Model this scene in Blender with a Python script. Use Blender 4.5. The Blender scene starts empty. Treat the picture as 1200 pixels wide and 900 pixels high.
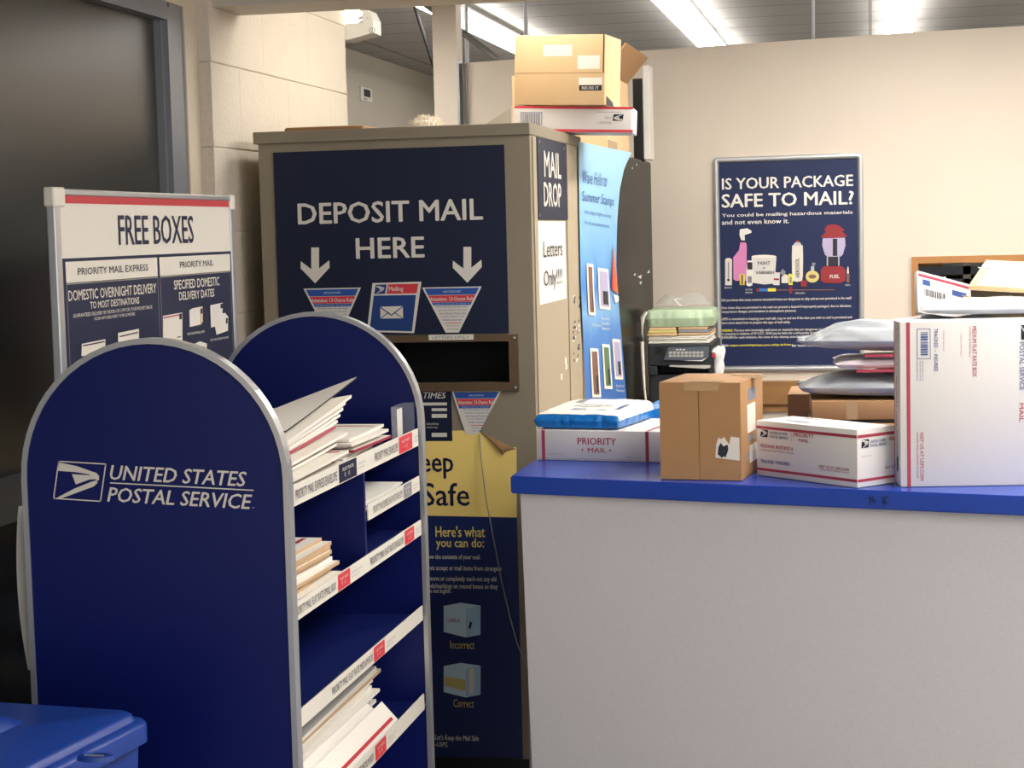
import bpy, bmesh, math, random
from mathutils import Vector, Matrix
random.seed(7)
S = bpy.context.scene
COL = S.collection
R = math.radians

# ------------------------------------------------------------------ camera, world, exposure, lamps
FPX, CAM_H = 2146.0, 1.6
cam = bpy.data.objects.new('camera', bpy.data.cameras.new('camera')); COL.objects.link(cam)
cam.data.lens = FPX * 36 / 1200; cam.data.sensor_width = 36; cam.data.clip_start = .05
CM = Matrix.Rotation(R(11.2), 3, 'Z') @ Matrix.Rotation(R(90 - 4.76), 3, 'X') @ Matrix.Rotation(R(-1.44), 3, 'Z')
cam.matrix_world = Matrix.Translation((0, 0, CAM_H)) @ CM.to_4x4()
S.camera = cam
w = bpy.data.worlds.new('world'); S.world = w; w.use_nodes = True
w.node_tree.nodes['Background'].inputs[0].default_value = (1, .99, .98, 1)
w.node_tree.nodes['Background'].inputs[1].default_value = 1.9
S.view_settings.view_transform = 'Standard'; S.view_settings.look = 'None'
S.view_settings.exposure = 0.0; S.view_settings.gamma = 1; S.view_settings.use_curve_mapping = False
DIM_EMIT = 26.0       # fitting over the cabinets, turned down so the pillar isn't overlit
NEAR_EMIT = 56.0      # fittings just behind the beam, boosted to brighten the wall
LENS_EMIT = 11.0      # workroom fluorescent diffusers
COUNTER_EMIT = 30.0   # fitting over the counter
LOBBY_EMIT = 22.0      # lobby ceiling fittings


def ray(px, py): return CM @ Vector(((px - 600) / FPX, (450 - py) / FPX, -1))
CAMP = Vector((0, 0, CAM_H))
def on(px, py, P, n):
    d = ray(px, py); return CAMP + d * ((Vector(P) - CAMP).dot(n) / d.dot(n))
def aX(px, py, X): return on(px, py, (X, 0, 0), Vector((1, 0, 0)))
def aY(px, py, Y): return on(px, py, (0, Y, 0), Vector((0, 1, 0)))
def aZ(px, py, Z): return on(px, py, (0, 0, Z), Vector((0, 0, 1)))

# ------------------------------------------------------------------ materials
def lin(h):
    h = h.lstrip('#'); o = []
    for i in (0, 2, 4):
        c = int(h[i:i + 2], 16) / 255
        o.append(c / 12.92 if c <= .04045 else ((c + .055) / 1.055) ** 2.4)
    return o
MATS = {}
def mat(name, hexc, rough=.55, metal=0, noise=None, bump=None, emit=0, alpha=1, spec=.5, stretch=None, trans=0, coat=0):
    m = bpy.data.materials.new(name); m.use_nodes = True; MATS[name] = m
    nt = m.node_tree; b = nt.nodes['Principled BSDF']; c = lin(hexc)
    b.inputs['Base Color'].default_value = (*c, 1); b.inputs['Roughness'].default_value = rough
    b.inputs['Metallic'].default_value = metal; b.inputs['Specular IOR Level'].default_value = spec
    b.inputs['Transmission Weight'].default_value = trans; b.inputs['Coat Weight'].default_value = coat
    if alpha < 1: b.inputs['Alpha'].default_value = alpha
    if emit:
        b.inputs['Emission Color'].default_value = (*c, 1); b.inputs['Emission Strength'].default_value = emit
    if noise or bump:
        tc = nt.nodes.new('ShaderNodeTexCoord'); mp = nt.nodes.new('ShaderNodeMapping')
        nt.links.new(tc.outputs['Object'], mp.inputs[0])
        if stretch: mp.inputs['Scale'].default_value = stretch
    if noise:
        n = nt.nodes.new('ShaderNodeTexNoise'); n.inputs['Scale'].default_value = noise[0]; n.inputs['Detail'].default_value = 5
        nt.links.new(mp.outputs[0], n.inputs[0])
        r = nt.nodes.new('ShaderNodeMix'); r.data_type = 'RGBA'
        r.inputs[6].default_value = (*[x * (1 - noise[1]) for x in c], 1)
        r.inputs[7].default_value = (*[min(1, x * (1 + noise[1])) for x in c], 1)
        nt.links.new(n.outputs[0], r.inputs[0]); nt.links.new(r.outputs[2], b.inputs['Base Color'])
    if bump:
        n2 = nt.nodes.new('ShaderNodeTexNoise'); n2.inputs['Scale'].default_value = bump[0]; n2.inputs['Detail'].default_value = 4
        nt.links.new(mp.outputs[0], n2.inputs[0])
        bp = nt.nodes.new('ShaderNodeBump'); bp.inputs['Strength'].default_value = bump[1]; bp.inputs['Distance'].default_value = .01
        nt.links.new(n2.outputs[0], bp.inputs['Height']); nt.links.new(bp.outputs[0], b.inputs['Normal'])
    return m
mat('cream_paint', '#d6cabb', .6, noise=(1.5, .03))
mat('block_paint', '#cdc3b2', .7, noise=(9, .05), bump=(70, .35))
mat('window_wall_paint', '#c9bda8', .6, noise=(2, .04))  # darker cream for the wall around the window
mat('grey_wall', '#b9b2a4', .7, noise=(1.2, .06))
mat('beam_paint', '#bdb6a8', .6)
mat('floor_tile', '#6f6a66', .45, noise=(3, .1))
mat('dark_floor', '#1d1d20', .6)
mat('aluminium', '#8d9096', .38, .85)
mat('silver', '#bfc1c3', .32, .7)
mat('frame_grey', '#84868c', .45, .3)
mat('frosted_glass', '#34342f', .33, 0, noise=(2, .1), spec=.6)
mat('dark_glass', '#151516', .15, 0, spec=.5)
mat('cabinet_tan_shaded', '#8a7f6b', .55, noise=(7, .07), bump=(120, .08))  # same tan paint as the side, darkened for the shade on the front
mat('cabinet_tan_lit', '#ab9d84', .5, noise=(4, .05))  # same tan paint, kept lighter for the light falling on the side
mat('bronze', '#6a563f', .45, .35)
mat('slot_dark', '#141210', .7)
mat('poster_navy', '#1c274e', .5, spec=.3, noise=(3, .06))
mat('navy', '#131c3d', .5, noise=(3, .06), spec=.3)
mat('sign_navy', '#161e36', .5, spec=.3, noise=(3, .06))
mat('rack_blue', '#081559', .38, noise=(2, .08), spec=.3)
mat('rack_inner', '#0c1a58', .4, noise=(4, .12))
mat('counter_blue', '#1440a4', .26, noise=(6, .06), spec=.5)
mat('scuff_blue', '#0f2a66', .6)
mat('bin_blue', '#163a8c', .38, noise=(5, .04))
mat('counter_grey', '#c8c6c8', .6, noise=(150, .07), bump=(200, .05))
mat('white', '#e9e5dd', .5)
mat('letter_white', '#dcd7cb', .55)
mat('paper', '#ece7dc', .6, noise=(5, .03))
mat('box_white', '#dad6d1', .55, noise=(4, .02))
mat('kraft', '#a67d52', .7, noise=(5, .07), bump=(60, .06))
mat('kraft_light', '#dcbb8e', .7, noise=(5, .06), bump=(60, .05))
mat('kraft_dark', '#8d6a45', .75, noise=(6, .08))
mat('kraft_edge', '#c3a27c', .8, noise=(60, .15), stretch=(1, 1, 8))
mat('tape', '#b5936a', .2, spec=.6)
mat('red', '#bb2c37', .5)
mat('strip_red', '#d2343f', .5)
mat('poster_red', '#8f2028', .5)
mat('print_red', '#a8364a', .5)
mat('print_blue', '#2b4a8c', .5)
mat('print_grey', '#86868c', .6)
mat('ink', '#20222c', .6)
mat('black', '#0c0c0d', .5)
mat('black_gloss', '#101112', .25, spec=.025, noise=(5, .2))
mat('printer_black', '#23282b', .5)
mat('printer_grey', '#565c66', .4)
mat('key_grey', '#b9b6ae', .5)
mat('yellow', '#fbdc7e', .55, noise=(4, .05))
mat('text_yellow', '#e8d27a', .55)
mat('poster_blue', '#0f245c', .45, noise=(3, .05))
mat('sticker_blue', '#2450a0', .5)
mat('deep_blue', '#173a78', .5)
mat('icon_blue', '#d2eaf6', .5)
mat('icon_blue_dark', '#aed3ea', .5)
mat('sky_blue', '#8fc6ea', .4, noise=(3, .15))
mat('sea_blue', '#3478c4', .4, noise=(14, .35), stretch=(1, .6, 3))
mat('orange', '#d8683a', .5); mat('brown_print', '#7d5a4c', .5); mat('green_print', '#5a7a52', .5)
mat('pink', '#d683b8', .5); mat('amber', '#d8c87c', .5); mat('lavender', '#b3aac8', .5); mat('lemon', '#e6d94c', .5)
mat('wood_frame', '#a8743f', .45, noise=(8, .2), stretch=(1, 1, 1))
mat('wood_rail', '#8a6236', .6, noise=(7, .4), stretch=(1, 1, 4))
mat('poly_grey', '#a3a7ab', .34, noise=(6, .10), bump=(11, .5), spec=.6, stretch=(1, 1, 2))
mat('poly_pink', '#d9cdd0', .4, noise=(6, .05), bump=(16, .2), spec=.5)
mat('poly_white', '#e8e7e6', .35, noise=(6, .04), bump=(16, .2), spec=.6)
mat('poly_blue', '#0e73c0', .3, noise=(30, .12), bump=(26, .5), spec=.6, stretch=(1, 1, .5))
mat('green_plastic', '#b4c9a8', .4, noise=(9, .1), bump=(25, .3))
mat('clear_plastic', '#dfe6ea', .08, alpha=.09, spec=.7)
mat('grey_card', '#a39b8c', .7, noise=(4, .05))
mat('fluff', '#e6ddcc', .9)
mat('duct_grey', '#8b8b8c', .5, .4)
mat('shelf_dark', '#465261', .5)
mat('interior_grey', '#c2b49a', .7)
mat('fixture_white', '#dedcd6', .5)
mat('lens', '#fffaf4', .4, emit=LENS_EMIT)
mat('near_lens', '#fffaf2', .4, emit=NEAR_EMIT); mat('dim_lens', '#fffaf2', .4, emit=DIM_EMIT)
mat('lobby_lens', '#fffaf5', .4, emit=LOBBY_EMIT)
mat('counter_lens', '#fffaf5', .4, emit=COUNTER_EMIT)
mat('lamp_glow', '#fff4e4', .4, emit=6)
def tile_mat(name, hexc, bw, bh):
    m = mat(name, hexc, .8); nt = m.node_tree; b = nt.nodes['Principled BSDF']; c = lin(hexc)
    tc = nt.nodes.new('ShaderNodeTexCoord'); br = nt.nodes.new('ShaderNodeTexBrick')
    br.offset = 0; br.inputs['Scale'].default_value = 1; br.inputs['Brick Width'].default_value = bw; br.inputs['Row Height'].default_value = bh
    br.inputs['Mortar Size'].default_value = .012; br.inputs['Mortar Smooth'].default_value = .1
    br.inputs['Color1'].default_value = (*c, 1); br.inputs['Color2'].default_value = (*[x * .92 for x in c], 1)
    br.inputs['Mortar'].default_value = (*[x * .45 for x in c], 1)
    nt.links.new(tc.outputs['Object'], br.inputs[0]); nt.links.new(br.outputs[0], b.inputs['Base Color'])
m_ = mat('stamp_print', '#8fc6ea', .4); nt_ = m_.node_tree; tc_ = nt_.nodes.new('ShaderNodeTexCoord'); sp_ = nt_.nodes.new('ShaderNodeSeparateXYZ'); rp_ = nt_.nodes.new('ShaderNodeValToRGB')
nz_ = nt_.nodes.new('ShaderNodeTexNoise'); nz_.inputs['Scale'].default_value = 9; ad_ = nt_.nodes.new('ShaderNodeMath'); ad_.operation = 'MULTIPLY_ADD'; ad_.inputs[1].default_value = .14
nt_.links.new(tc_.outputs['Object'], sp_.inputs[0]); nt_.links.new(tc_.outputs['Object'], nz_.inputs[0]); nt_.links.new(nz_.outputs[0], ad_.inputs[0]); nt_.links.new(sp_.outputs[2], ad_.inputs[2])
e_ = rp_.color_ramp.elements; e_[0].position = .07; e_[0].color = (*lin('#2f66b4'), 1); e_[1].position = .98; e_[1].color = (*lin('#9fd0ee'), 1)
for p_, c_ in ((.34, '#4a86cc'), (.44, '#7fb0dc'), (.52, '#3f7fc8'), (.62, '#6ea9de'), (.75, '#8cc0e8')): q_ = e_.new(p_); q_.color = (*lin(c_), 1)
nt_.links.new(ad_.outputs[0], rp_.inputs[0]); nt_.links.new(rp_.outputs[0], m_.node_tree.nodes['Principled BSDF'].inputs['Base Color'])
tile_mat('ceiling_tile', '#a9a7a3', 1.2, .6)

# ------------------------------------------------------------------ mesh building
class MB:
    def __init__(s): s.v = []; s.f = []; s.m = []
    def add(s, vs, fs, m=0):
        o = len(s.v); s.v += [Vector(v) for v in vs]; s.f += [[i + o for i in f] for f in fs]; s.m += [m] * len(fs)
        return s
    def box(s, x0, x1, y0, y1, z0, z1, m=0, T=None):
        vs = [Vector((x, y, z)) for z in (z0, z1) for y in (y0, y1) for x in (x0, x1)]
        if T is not None: vs = [T @ v for v in vs]
        return s.add(vs, [(0, 2, 3, 1), (4, 5, 7, 6), (0, 1, 5, 4), (2, 6, 7, 3), (0, 4, 6, 2), (1, 3, 7, 5)], m)
    def bbox(s, x0, x1, y0, y1, z0, z1, r=.004, seg=2, m=0, T=None):
        b = bmesh.new(); bmesh.ops.create_cube(b, size=1)
        for v in b.verts:
            v.co = Vector(((x0 + x1) / 2 + v.co.x * (x1 - x0), (y0 + y1) / 2 + v.co.y * (y1 - y0), (z0 + z1) / 2 + v.co.z * (z1 - z0)))
        bmesh.ops.bevel(b, geom=b.edges[:], offset=r, segments=seg, affect='EDGES', profile=.5)
        b.verts.index_update()
        vs = [v.co.copy() for v in b.verts]; fs = [[v.index for v in f.verts] for f in b.faces]; b.free()
        if T is not None: vs = [T @ v for v in vs]
        return s.add(vs, fs, m)
    def prism(s, pts, n, m=0):                      # closed planar loop of 3-D points extruded by vector n
        k = len(pts); n = Vector(n); vs = [Vector(p) for p in pts] + [Vector(p) + n for p in pts]
        fs = [list(range(k))[::-1], [i + k for i in range(k)]] + [[i, (i + 1) % k, (i + 1) % k + k, i + k] for i in range(k)]
        return s.add(vs, fs, m)
    def ringprism(s, outer, inner, n, m=0):         # frame between two loops with equal counts
        k = len(outer); n = Vector(n)
        vs = [Vector(p) for p in outer] + [Vector(p) for p in inner]; vs += [v + n for v in vs]; fs = []
        for i in range(k):
            j = (i + 1) % k
            fs += [[i, j, k + j, k + i], [2*k + i, 3*k + i, 3*k + j, 2*k + j], [i, 2*k + i, 2*k + j, j], [k + i, k + j, 3*k + j, 3*k + i]]
        return s.add(vs, fs, m)
    def tube(s, pts, r, k=8, m=0):
        pts = [Vector(p) for p in pts]; rings = []
        for i, p in enumerate(pts):
            t = (pts[min(i + 1, len(pts) - 1)] - pts[max(i - 1, 0)]).normalized()
            a = t.cross(Vector((0, 0, 1)));  a = a if a.length > .05 else t.cross(Vector((1, 0, 0))); a.normalize(); b = t.cross(a)
            rr = r[i] if isinstance(r, (list, tuple)) else r
            rings.append([p + (a * math.cos(q) + b * math.sin(q)) * rr for q in (2 * math.pi * j / k for j in range(k))])
        vs = [v for g in rings for v in g]; fs = []
        for i in range(len(rings) - 1):
            for j in range(k): fs.append([i*k + j, i*k + (j+1) % k, (i+1)*k + (j+1) % k, (i+1)*k + j])
        fs += [list(range(k))[::-1], [(len(rings)-1)*k + j for j in range(k)]]
        return s.add(vs, fs, m)
    def lathe(s, prof, c=(0, 0, 0), k=20, m=0, axis=None):
        vs = []; fs = []; c = Vector(c); A = axis or Matrix.Identity(3)
        for r, z in prof:
            for j in range(k):
                q = 2 * math.pi * j / k; vs.append(c + A @ Vector((r * math.cos(q), r * math.sin(q), z)))
        for i in range(len(prof) - 1):
            for j in range(k): fs.append([i*k + j, i*k + (j+1) % k, (i+1)*k + (j+1) % k, (i+1)*k + j])
        fs += [list(range(k))[::-1], [(len(prof)-1)*k + j for j in range(k)]]
        return s.add(vs, fs, m)
    def grid(s, fn, nu, nv, m=0, thick=0):          # surface fn(a,b), a,b in 0..1; thick gives a second skin along fn's third return
        vs = []; fs = []
        for i in range(nu + 1):
            for j in range(nv + 1): vs.append(Vector(fn(i / nu, j / nv)))
        for i in range(nu):
            for j in range(nv):
                a = i * (nv + 1) + j; fs.append([a, a + nv + 1, a + nv + 2, a + 1])
        if thick:
            t = Vector(thick); o = len(vs); vs += [v + t for v in vs[:o]]; fs += [[q + o for q in f[::-1]] for f in fs[:]]
            edge = [i * (nv + 1) for i in range(nu + 1)] + [nu * (nv + 1) + j for j in range(1, nv + 1)] + \
                   [i * (nv + 1) + nv for i in range(nu - 1, -1, -1)] + [j for j in range(nv - 1, 0, -1)]
            for a, b in zip(edge, edge[1:] + edge[:1]): fs.append([b, a, a + o, b + o])
        return s.add(vs, fs, m)

WM = {}
def obj(name, mb, mats, parent=None, M=None, smooth=False, label=None):
    """one mesh object; mb in world coordinates; M = placing matrix of a top-level mesh"""
    W = WM[parent] if parent is not None else (M or Matrix.Identity(4)); inv = W.inverted()
    me = bpy.data.meshes.new(name); me.from_pydata([inv @ v for v in mb.v], [], mb.f)
    if isinstance(mats, str): mats = [mats]
    for q in mats: me.materials.append(MATS[q])
    me.polygons.foreach_set('material_index', mb.m)
    b = bmesh.new(); b.from_mesh(me); bmesh.ops.recalc_face_normals(b, faces=b.faces) if not getattr(mb, 'flat', False) else None; b.to_mesh(me); b.free()
    if smooth:
        me.polygons.foreach_set('use_smooth', [True] * len(me.polygons)); me.set_sharp_from_angle(angle=R(smooth if smooth is not True else 40))
    o = bpy.data.objects.new(name, me); COL.objects.link(o)
    if parent is not None: o.parent = parent
    else: o.matrix_world = W
    WM[o] = W
    if label: o['label'] = label
    return o
def tag(o, label, cat, group=None, kind=None):
    o['label'] = label; o['category'] = cat
    if group: o['group'] = group
    if kind: o['kind'] = kind
    return o
def thing(name, label, cat, loc=(0, 0, 0), rz=0, group=None):
    o = bpy.data.objects.new(name, None); COL.objects.link(o); o.empty_display_size = .05
    M = Matrix.Translation(loc) @ Matrix.Rotation(rz, 4, 'Z'); o.matrix_world = M; WM[o] = M
    return tag(o, label, cat, group)
def struct(name, mb, mats, label, cat, **k):
    return tag(obj(name, mb, mats, **k), label, cat, kind='structure')

# ------------------------------------------------------------------ flat printing on faces
_TX = {}
def glyphs(s, bold, shear):
    key = (s, bold, shear)
    if key in _TX: return _TX[key]
    c = bpy.data.curves.new('t', 'FONT'); c.body = s; c.size = 1; c.shear = shear; c.resolution_u = 2; c.fill_mode = 'FRONT'
    o = bpy.data.objects.new('t', c); COL.objects.link(o); bpy.context.view_layer.update()
    me = bpy.data.meshes.new_from_object(o.evaluated_get(bpy.context.evaluated_depsgraph_get()))
    vs = [(v.co.x, v.co.y) for v in me.vertices]; fs = [list(p.vertices) for p in me.polygons]
    bpy.data.objects.remove(o); bpy.data.curves.remove(c); bpy.data.meshes.remove(me)
    x0 = min(v[0] for v in vs); x1 = max(v[0] for v in vs); y0 = min(v[1] for v in vs); y1 = max(v[1] for v in vs)
    vs = [((x - x0) / (x1 - x0), (y - y0) / (y1 - y0)) for x, y in vs]
    _TX[key] = (vs, fs, (x1 - x0) / (y1 - y0)); return _TX[key]
class Deco:
    """printing on one face: origin O, axes u (reading direction) and v (up); normal u x v faces outwards"""
    def __init__(s, O, u, v, lift=.0007):
        s.O = Vector(O); s.u = Vector(u).normalized(); s.v = Vector(v); s.v = (s.v - s.u * s.v.dot(s.u)).normalized()
        s.n = s.u.cross(s.v); s.lift = lift; s.parts = {}
    def px(s, x, y):
        p = on(x, y, s.O, s.n) - s.O; return (p.dot(s.u), p.dot(s.v))
    def P(s, x, y, l=0): return s.O + s.u * x + s.v * y + s.n * (s.lift * (l + 1))
    def mb(s, part, m, own=False):
        k = (part, m, len(s.parts)) if own else (part, m)
        if k not in s.parts: s.parts[k] = MB(); s.parts[k].flat = True
        return s.parts[k]
    def poly(s, part, m, pts, l=0): s.mb(part, m, part in ('product_picture', 'price_block', 'red_stripe', 'tape_residue') and len(s.parts) < 60).add([s.P(x, y, l) for x, y in pts], [list(range(len(pts)))])
    def ppoly(s, part, m, pts, l=0):
        q = [s.px(*p) for p in pts]
        a = sum(q[i][0] * q[(i+1) % len(q)][1] - q[(i+1) % len(q)][0] * q[i][1] for i in range(len(q)))
        s.poly(part, m, q if a > 0 else q[::-1], l)
    def rect(s, part, m, x0, y0, x1, y1, l=0): s.poly(part, m, [(x0, y0), (x1, y0), (x1, y1), (x0, y1)], l)
    def prect(s, part, m, bl, tr, l=0):
        a = s.px(*bl); b = s.px(*tr); s.rect(part, m, a[0], a[1], b[0], b[1], l)
    def frame(s, part, m, x0, y0, x1, y1, t, l=0):
        for a in ((x0, y0, x1, y0 + t), (x0, y1 - t, x1, y1), (x0, y0, x0 + t, y1), (x1 - t, y0, x1, y1)): s.rect(part, m, *a, l)
    def text(s, part, m, t, x, y, w=None, h=None, bold=0, shear=0, al='l', l=1, rot=0):
        vs, fs, asp = glyphs(t, bold, shear)
        if w is None: w = h * asp
        if h is None: h = w / asp
        if al == 'c': x -= w / 2
        if al == 'r': x -= w
        if rot == 2: pts = [s.P(x - a[1] * h, y + a[0] * w, l) for a in vs]
        elif rot:      # reads downwards (-90) : x,y is the top end of the baseline side
            pts = [s.P(x + a[1] * h, y - a[0] * w, l) for a in vs]
        else: pts = [s.P(x + a[0] * w, y + a[1] * h, l) for a in vs]
        mb = s.mb(part, m, True); mb.add(pts, fs)
        if bold and h > .004:
            dd = bold * h * .75
            for k, (dx, dy) in enumerate(((dd, 0), (-dd, 0), (0, dd * .6), (0, -dd * .6))):
                sh = s.u * dx + s.v * dy + s.n * (.00004 * (k + 1)); mb.add([p + sh for p in pts], fs)
    def ptexth(s, part, m, t, bl, tr, bold=0):      # height taken at the left end
        a = s.px(*bl); b = s.px(*tr); c = s.px(bl[0], tr[1]); s.text(part, m, t, a[0], a[1], b[0] - a[0], c[1] - a[1], bold)
    def ptext(s, part, m, t, bl, tr, bold=0, shear=0, l=1):
        a = s.px(*bl); b = s.px(*tr); s.text(part, m, t, a[0], a[1], b[0] - a[0], b[1] - a[1], bold, shear, l=l)
    def build(s, parent):
        out = []
        for k, mb in s.parts.items(): out.append(obj(k[0], mb, k[1], parent))
        return out
EAGLE = [[(258,531),(340,548),(400,570),(425,578),(437,592),(436,610),(424,612),(424,600),(410,596),(393,584),(330,574),(257,568)],
         [(318,583),(395,588),(424,600),(424,606),(395,607),(335,628)],
         [(250,688),(330,646),(400,618),(427,610),(430,622),(412,638),(330,668),(272,690)]]
def eagle(D, BL, BR, TL, fg, bg=None, part='eagle_emblem', l=1, border=True):
    """sloping box with an eagle head, corners given in the face's own metres"""
    o = Vector((234, 692)); ex = Vector((445, 705)) - o; ey = Vector((258, 524)) - o; det = ex.x * ey.y - ex.y * ey.x
    BL = Vector(BL); X = Vector(BR) - BL; Y = Vector(TL) - BL
    def mp(p):
        d = Vector(p) - o; a = (d.x * ey.y - d.y * ey.x) / det; b = (ex.x * d.y - ex.y * d.x) / det
        return tuple(BL + X * a + Y * b)
    q = lambda a, b: tuple(BL + X * a + Y * b)
    if bg: D.poly(part + '_ground', bg, [q(0, 0), q(1, 0), q(1, 1), q(0, 1)], l - 1)
    if border:
        t = .025; b = .03
        for r in (((0,0),(1,0),(1,b),(0,b)), ((0,1-b),(1,1-b),(1,1),(0,1)), ((0,0),(t,0),(t,1),(0,1)), ((1-t,0),(1,0),(1,1),(1-t,1))):
            D.poly(part, fg, [q(*c) for c in r], l)
    for pl in EAGLE: D.poly(part, fg, [mp(p) for p in pl][::-1], l)
def barcode(D, part, m, x0, y0, x1, y1, n=18, l=1, vert=False, seed=1):
    g = random.Random(seed); t = 0; tot = []
    while t < n: a = g.choice((.4, .7, 1.1)); b = g.choice((.4, .6)); tot.append((t, t + a)); t += a + b
    for a, b in tot:
        if vert: D.rect(part, m, x0, y0 + (y1 - y0) * a / t, x1, y0 + (y1 - y0) * b / t, l)
        else: D.rect(part, m, x0 + (x1 - x0) * a / t, y0, x0 + (x1 - x0) * b / t, y1, l)

# ------------------------------------------------------------------ room shell
WY = 8.4; CEIL = 3.0; PX = -1.85; WX = -1.887
mb = MB().box(-5, 4, -2.5, 17.6, -.1, 0)
struct('floor', mb, 'floor_tile', 'grey tiled floor of the post office', 'floor')
mb = MB().box(-5, 4, 5.28, 17.6, CEIL, CEIL + .08)
struct('ceiling', mb, 'ceiling_tile', 'grey panelled ceiling over the work area behind the cabinets', 'ceiling')
mb = MB().box(-2.2, 4, -2.5, 5.06, 2.72, 2.8)
struct('ceiling_lobby', mb, 'ceiling_tile', 'lower lobby ceiling in front of the beam', 'ceiling')
OX0, OX1, OZ0, OZ1 = .172, 1.05, .98, 1.442
mb = MB().prism([(-1.87, WY, 0), (OX0 + .01, WY, 0), (OX0 + .01, WY, 2.434), (-1.87, WY, 2.385)], (0, .12, 0)) \
    .prism([(OX1 - .01, WY, 0), (3.6, WY, 0), (3.6, WY, 2.5), (OX1 - .01, WY, 2.446)], (0, .12, 0)) \
    .prism([(OX0 + .01, WY, 0), (OX1 - .01, WY, 0), (OX1 - .01, WY, OZ0), (OX0 + .01, WY, OZ0)], (0, .12, 0)) \
    .prism([(OX0 + .01, WY, OZ1 - .01), (OX1 - .01, WY, OZ1 - .01), (OX1 - .01, WY, 2.446), (OX0 + .01, WY, 2.434)], (0, .12, 0))
struct('wall_back', mb, 'cream_paint', 'cream partition wall carrying the package safety poster', 'wall')
fr = MB()
t = .03
o_ = [(OX0, 0, OZ0), (OX1, 0, OZ0), (OX1, 0, OZ1), (OX0, 0, OZ1)]; i_ = [(OX0 + t, 0, OZ0 + t), (OX1 - t, 0, OZ0 + t), (OX1 - t, 0, OZ1 - t), (OX0 + t, 0, OZ1 - t)]
fr.ringprism([Vector(p) + Vector((0, WY - .02, 0)) for p in o_], [Vector(p) + Vector((0, WY - .02, 0)) for p in i_], (0, .16, 0))
struct('trim_1', fr, 'wood_frame', 'brown wooden frame around the pass-through opening in the cream wall', 'opening frame')
mb = MB().box(-3.97, -3.85, 6.5, 17.2, 0, CEIL)
struct('wall_left_far', mb, 'grey_wall', 'grey side wall far behind the deposit cabinet', 'wall')
mb = MB().box(-3.97, 4, 17.2, 17.4, 0, CEIL)
struct('wall_far', mb, 'grey_wall', 'far end wall of the work area', 'wall')
mb = MB().box(3.6, 3.75, -2.5, 17.2, 0, CEIL)
struct('wall_right', mb, 'cream_paint', 'cream wall along the other side of the room', 'wall')
mb = MB().box(-3.85, PX - .3, 6.41, 6.5, 0, CEIL)
struct('wall_left_return', mb, 'grey_wall', 'short return wall beside the block pillar', 'wall')
mb = MB().box(-1.985, -1.872, WY - .06, WY + .06, 0, CEIL)
struct('pillar_post', mb, 'cream_paint', 'cream square post at the end of the partition wall', 'post')
mb = MB().box(-1.871, -1.862, WY - .07, WY - .001, 0, 2.39).box(-1.846, -1.838, WY - .012, WY - .001, 0, 2.386)
struct('trim_2', mb, 'aluminium', 'thin metal edge strips on the end of the partition wall', 'edge strip')
# block pillar: painted masonry, blocks one mesh
mb = MB().box(-2.3, PX - .003, 5.036, 6.414, 0, CEIL)
zz = [0, .095]; z = .095
joint = [2.105 - .242 * k for k in range(9)][::-1] + [2.347, 2.589, 2.831, 3.0]
prev = 0
for k, zj in enumerate(joint):
    ys = [5.03] + ([5.50, 5.97] if k % 2 else [5.27, 5.74, 6.21]) + [6.42]
    for y0, y1 in zip(ys, ys[1:]):
        mb.bbox(-2.3, PX, y0, y1, prev + .0015, zj - .0015, .0012, 1)
    mb.box(-2.29, PX + .0012, 5.032, 6.418, zj + .004, min(zj + .020, CEIL))
    prev = zj
struct('pillar', mb, 'block_paint', 'cream painted concrete block pillar beside the deposit cabinet', 'pillar')
# left wall with the glazed frame
GY1 = 4.795
mb = MB().box(-2.3, WX, 4.93, 5.036, 0, 2.72).box(-2.3, WX, -2.5, 4.93, 2.25, 2.72).box(-2.3, WX, -2.5, 1.5, 0, 2.25)
struct('wall_left', mb, 'window_wall_paint', 'cream wall around the tall frosted glass window', 'wall')
win = bpy.data.objects.new('window_1', None); COL.objects.link(win); WM[win] = Matrix.Identity(4)
tag(win, 'tall grey metal window frame with frosted glass over dark glass', 'window', kind='structure')
f = MB().box(WX - .06, WX + .004, GY1, 4.835, 0, 2.235).box(WX - .075, WX - .006, 4.835, 4.932, 0, 2.25).box(WX - .06, WX + .004, 1.5, GY1, 2.2, 2.25)
f.box(WX - .06, WX + .012, 1.5, GY1, .985, 1.075).box(WX - .06, WX + .02, 1.5, GY1, 1.062, 1.078).box(WX - .05, WX - .012, GY1 - .012, GY1, 1.07, 2.2)
f.box(WX - .06, WX + .004, 1.5, GY1, 0, .1).box(WX - .06, WX + .004, 1.5, 1.56, .1, 2.2)
obj('window_frame', f, 'frame_grey', win)
obj('pane', MB().box(WX - .045, WX - .033, 1.56, GY1 - .012, 1.078, 2.2), 'frosted_glass', win, label='frosted upper glass')
obj('pane', MB().box(WX - .045, WX - .033, 1.56, GY1, .1, .985), 'dark_glass', win, label='dark lower glass')
# beam
mb = MB().box(PX - .02, 3.6, 5.06, 5.28, 2.262, 2.72)
struct('beam', mb, 'beam_paint', 'painted beam crossing above the deposit cabinet', 'beam')

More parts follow.
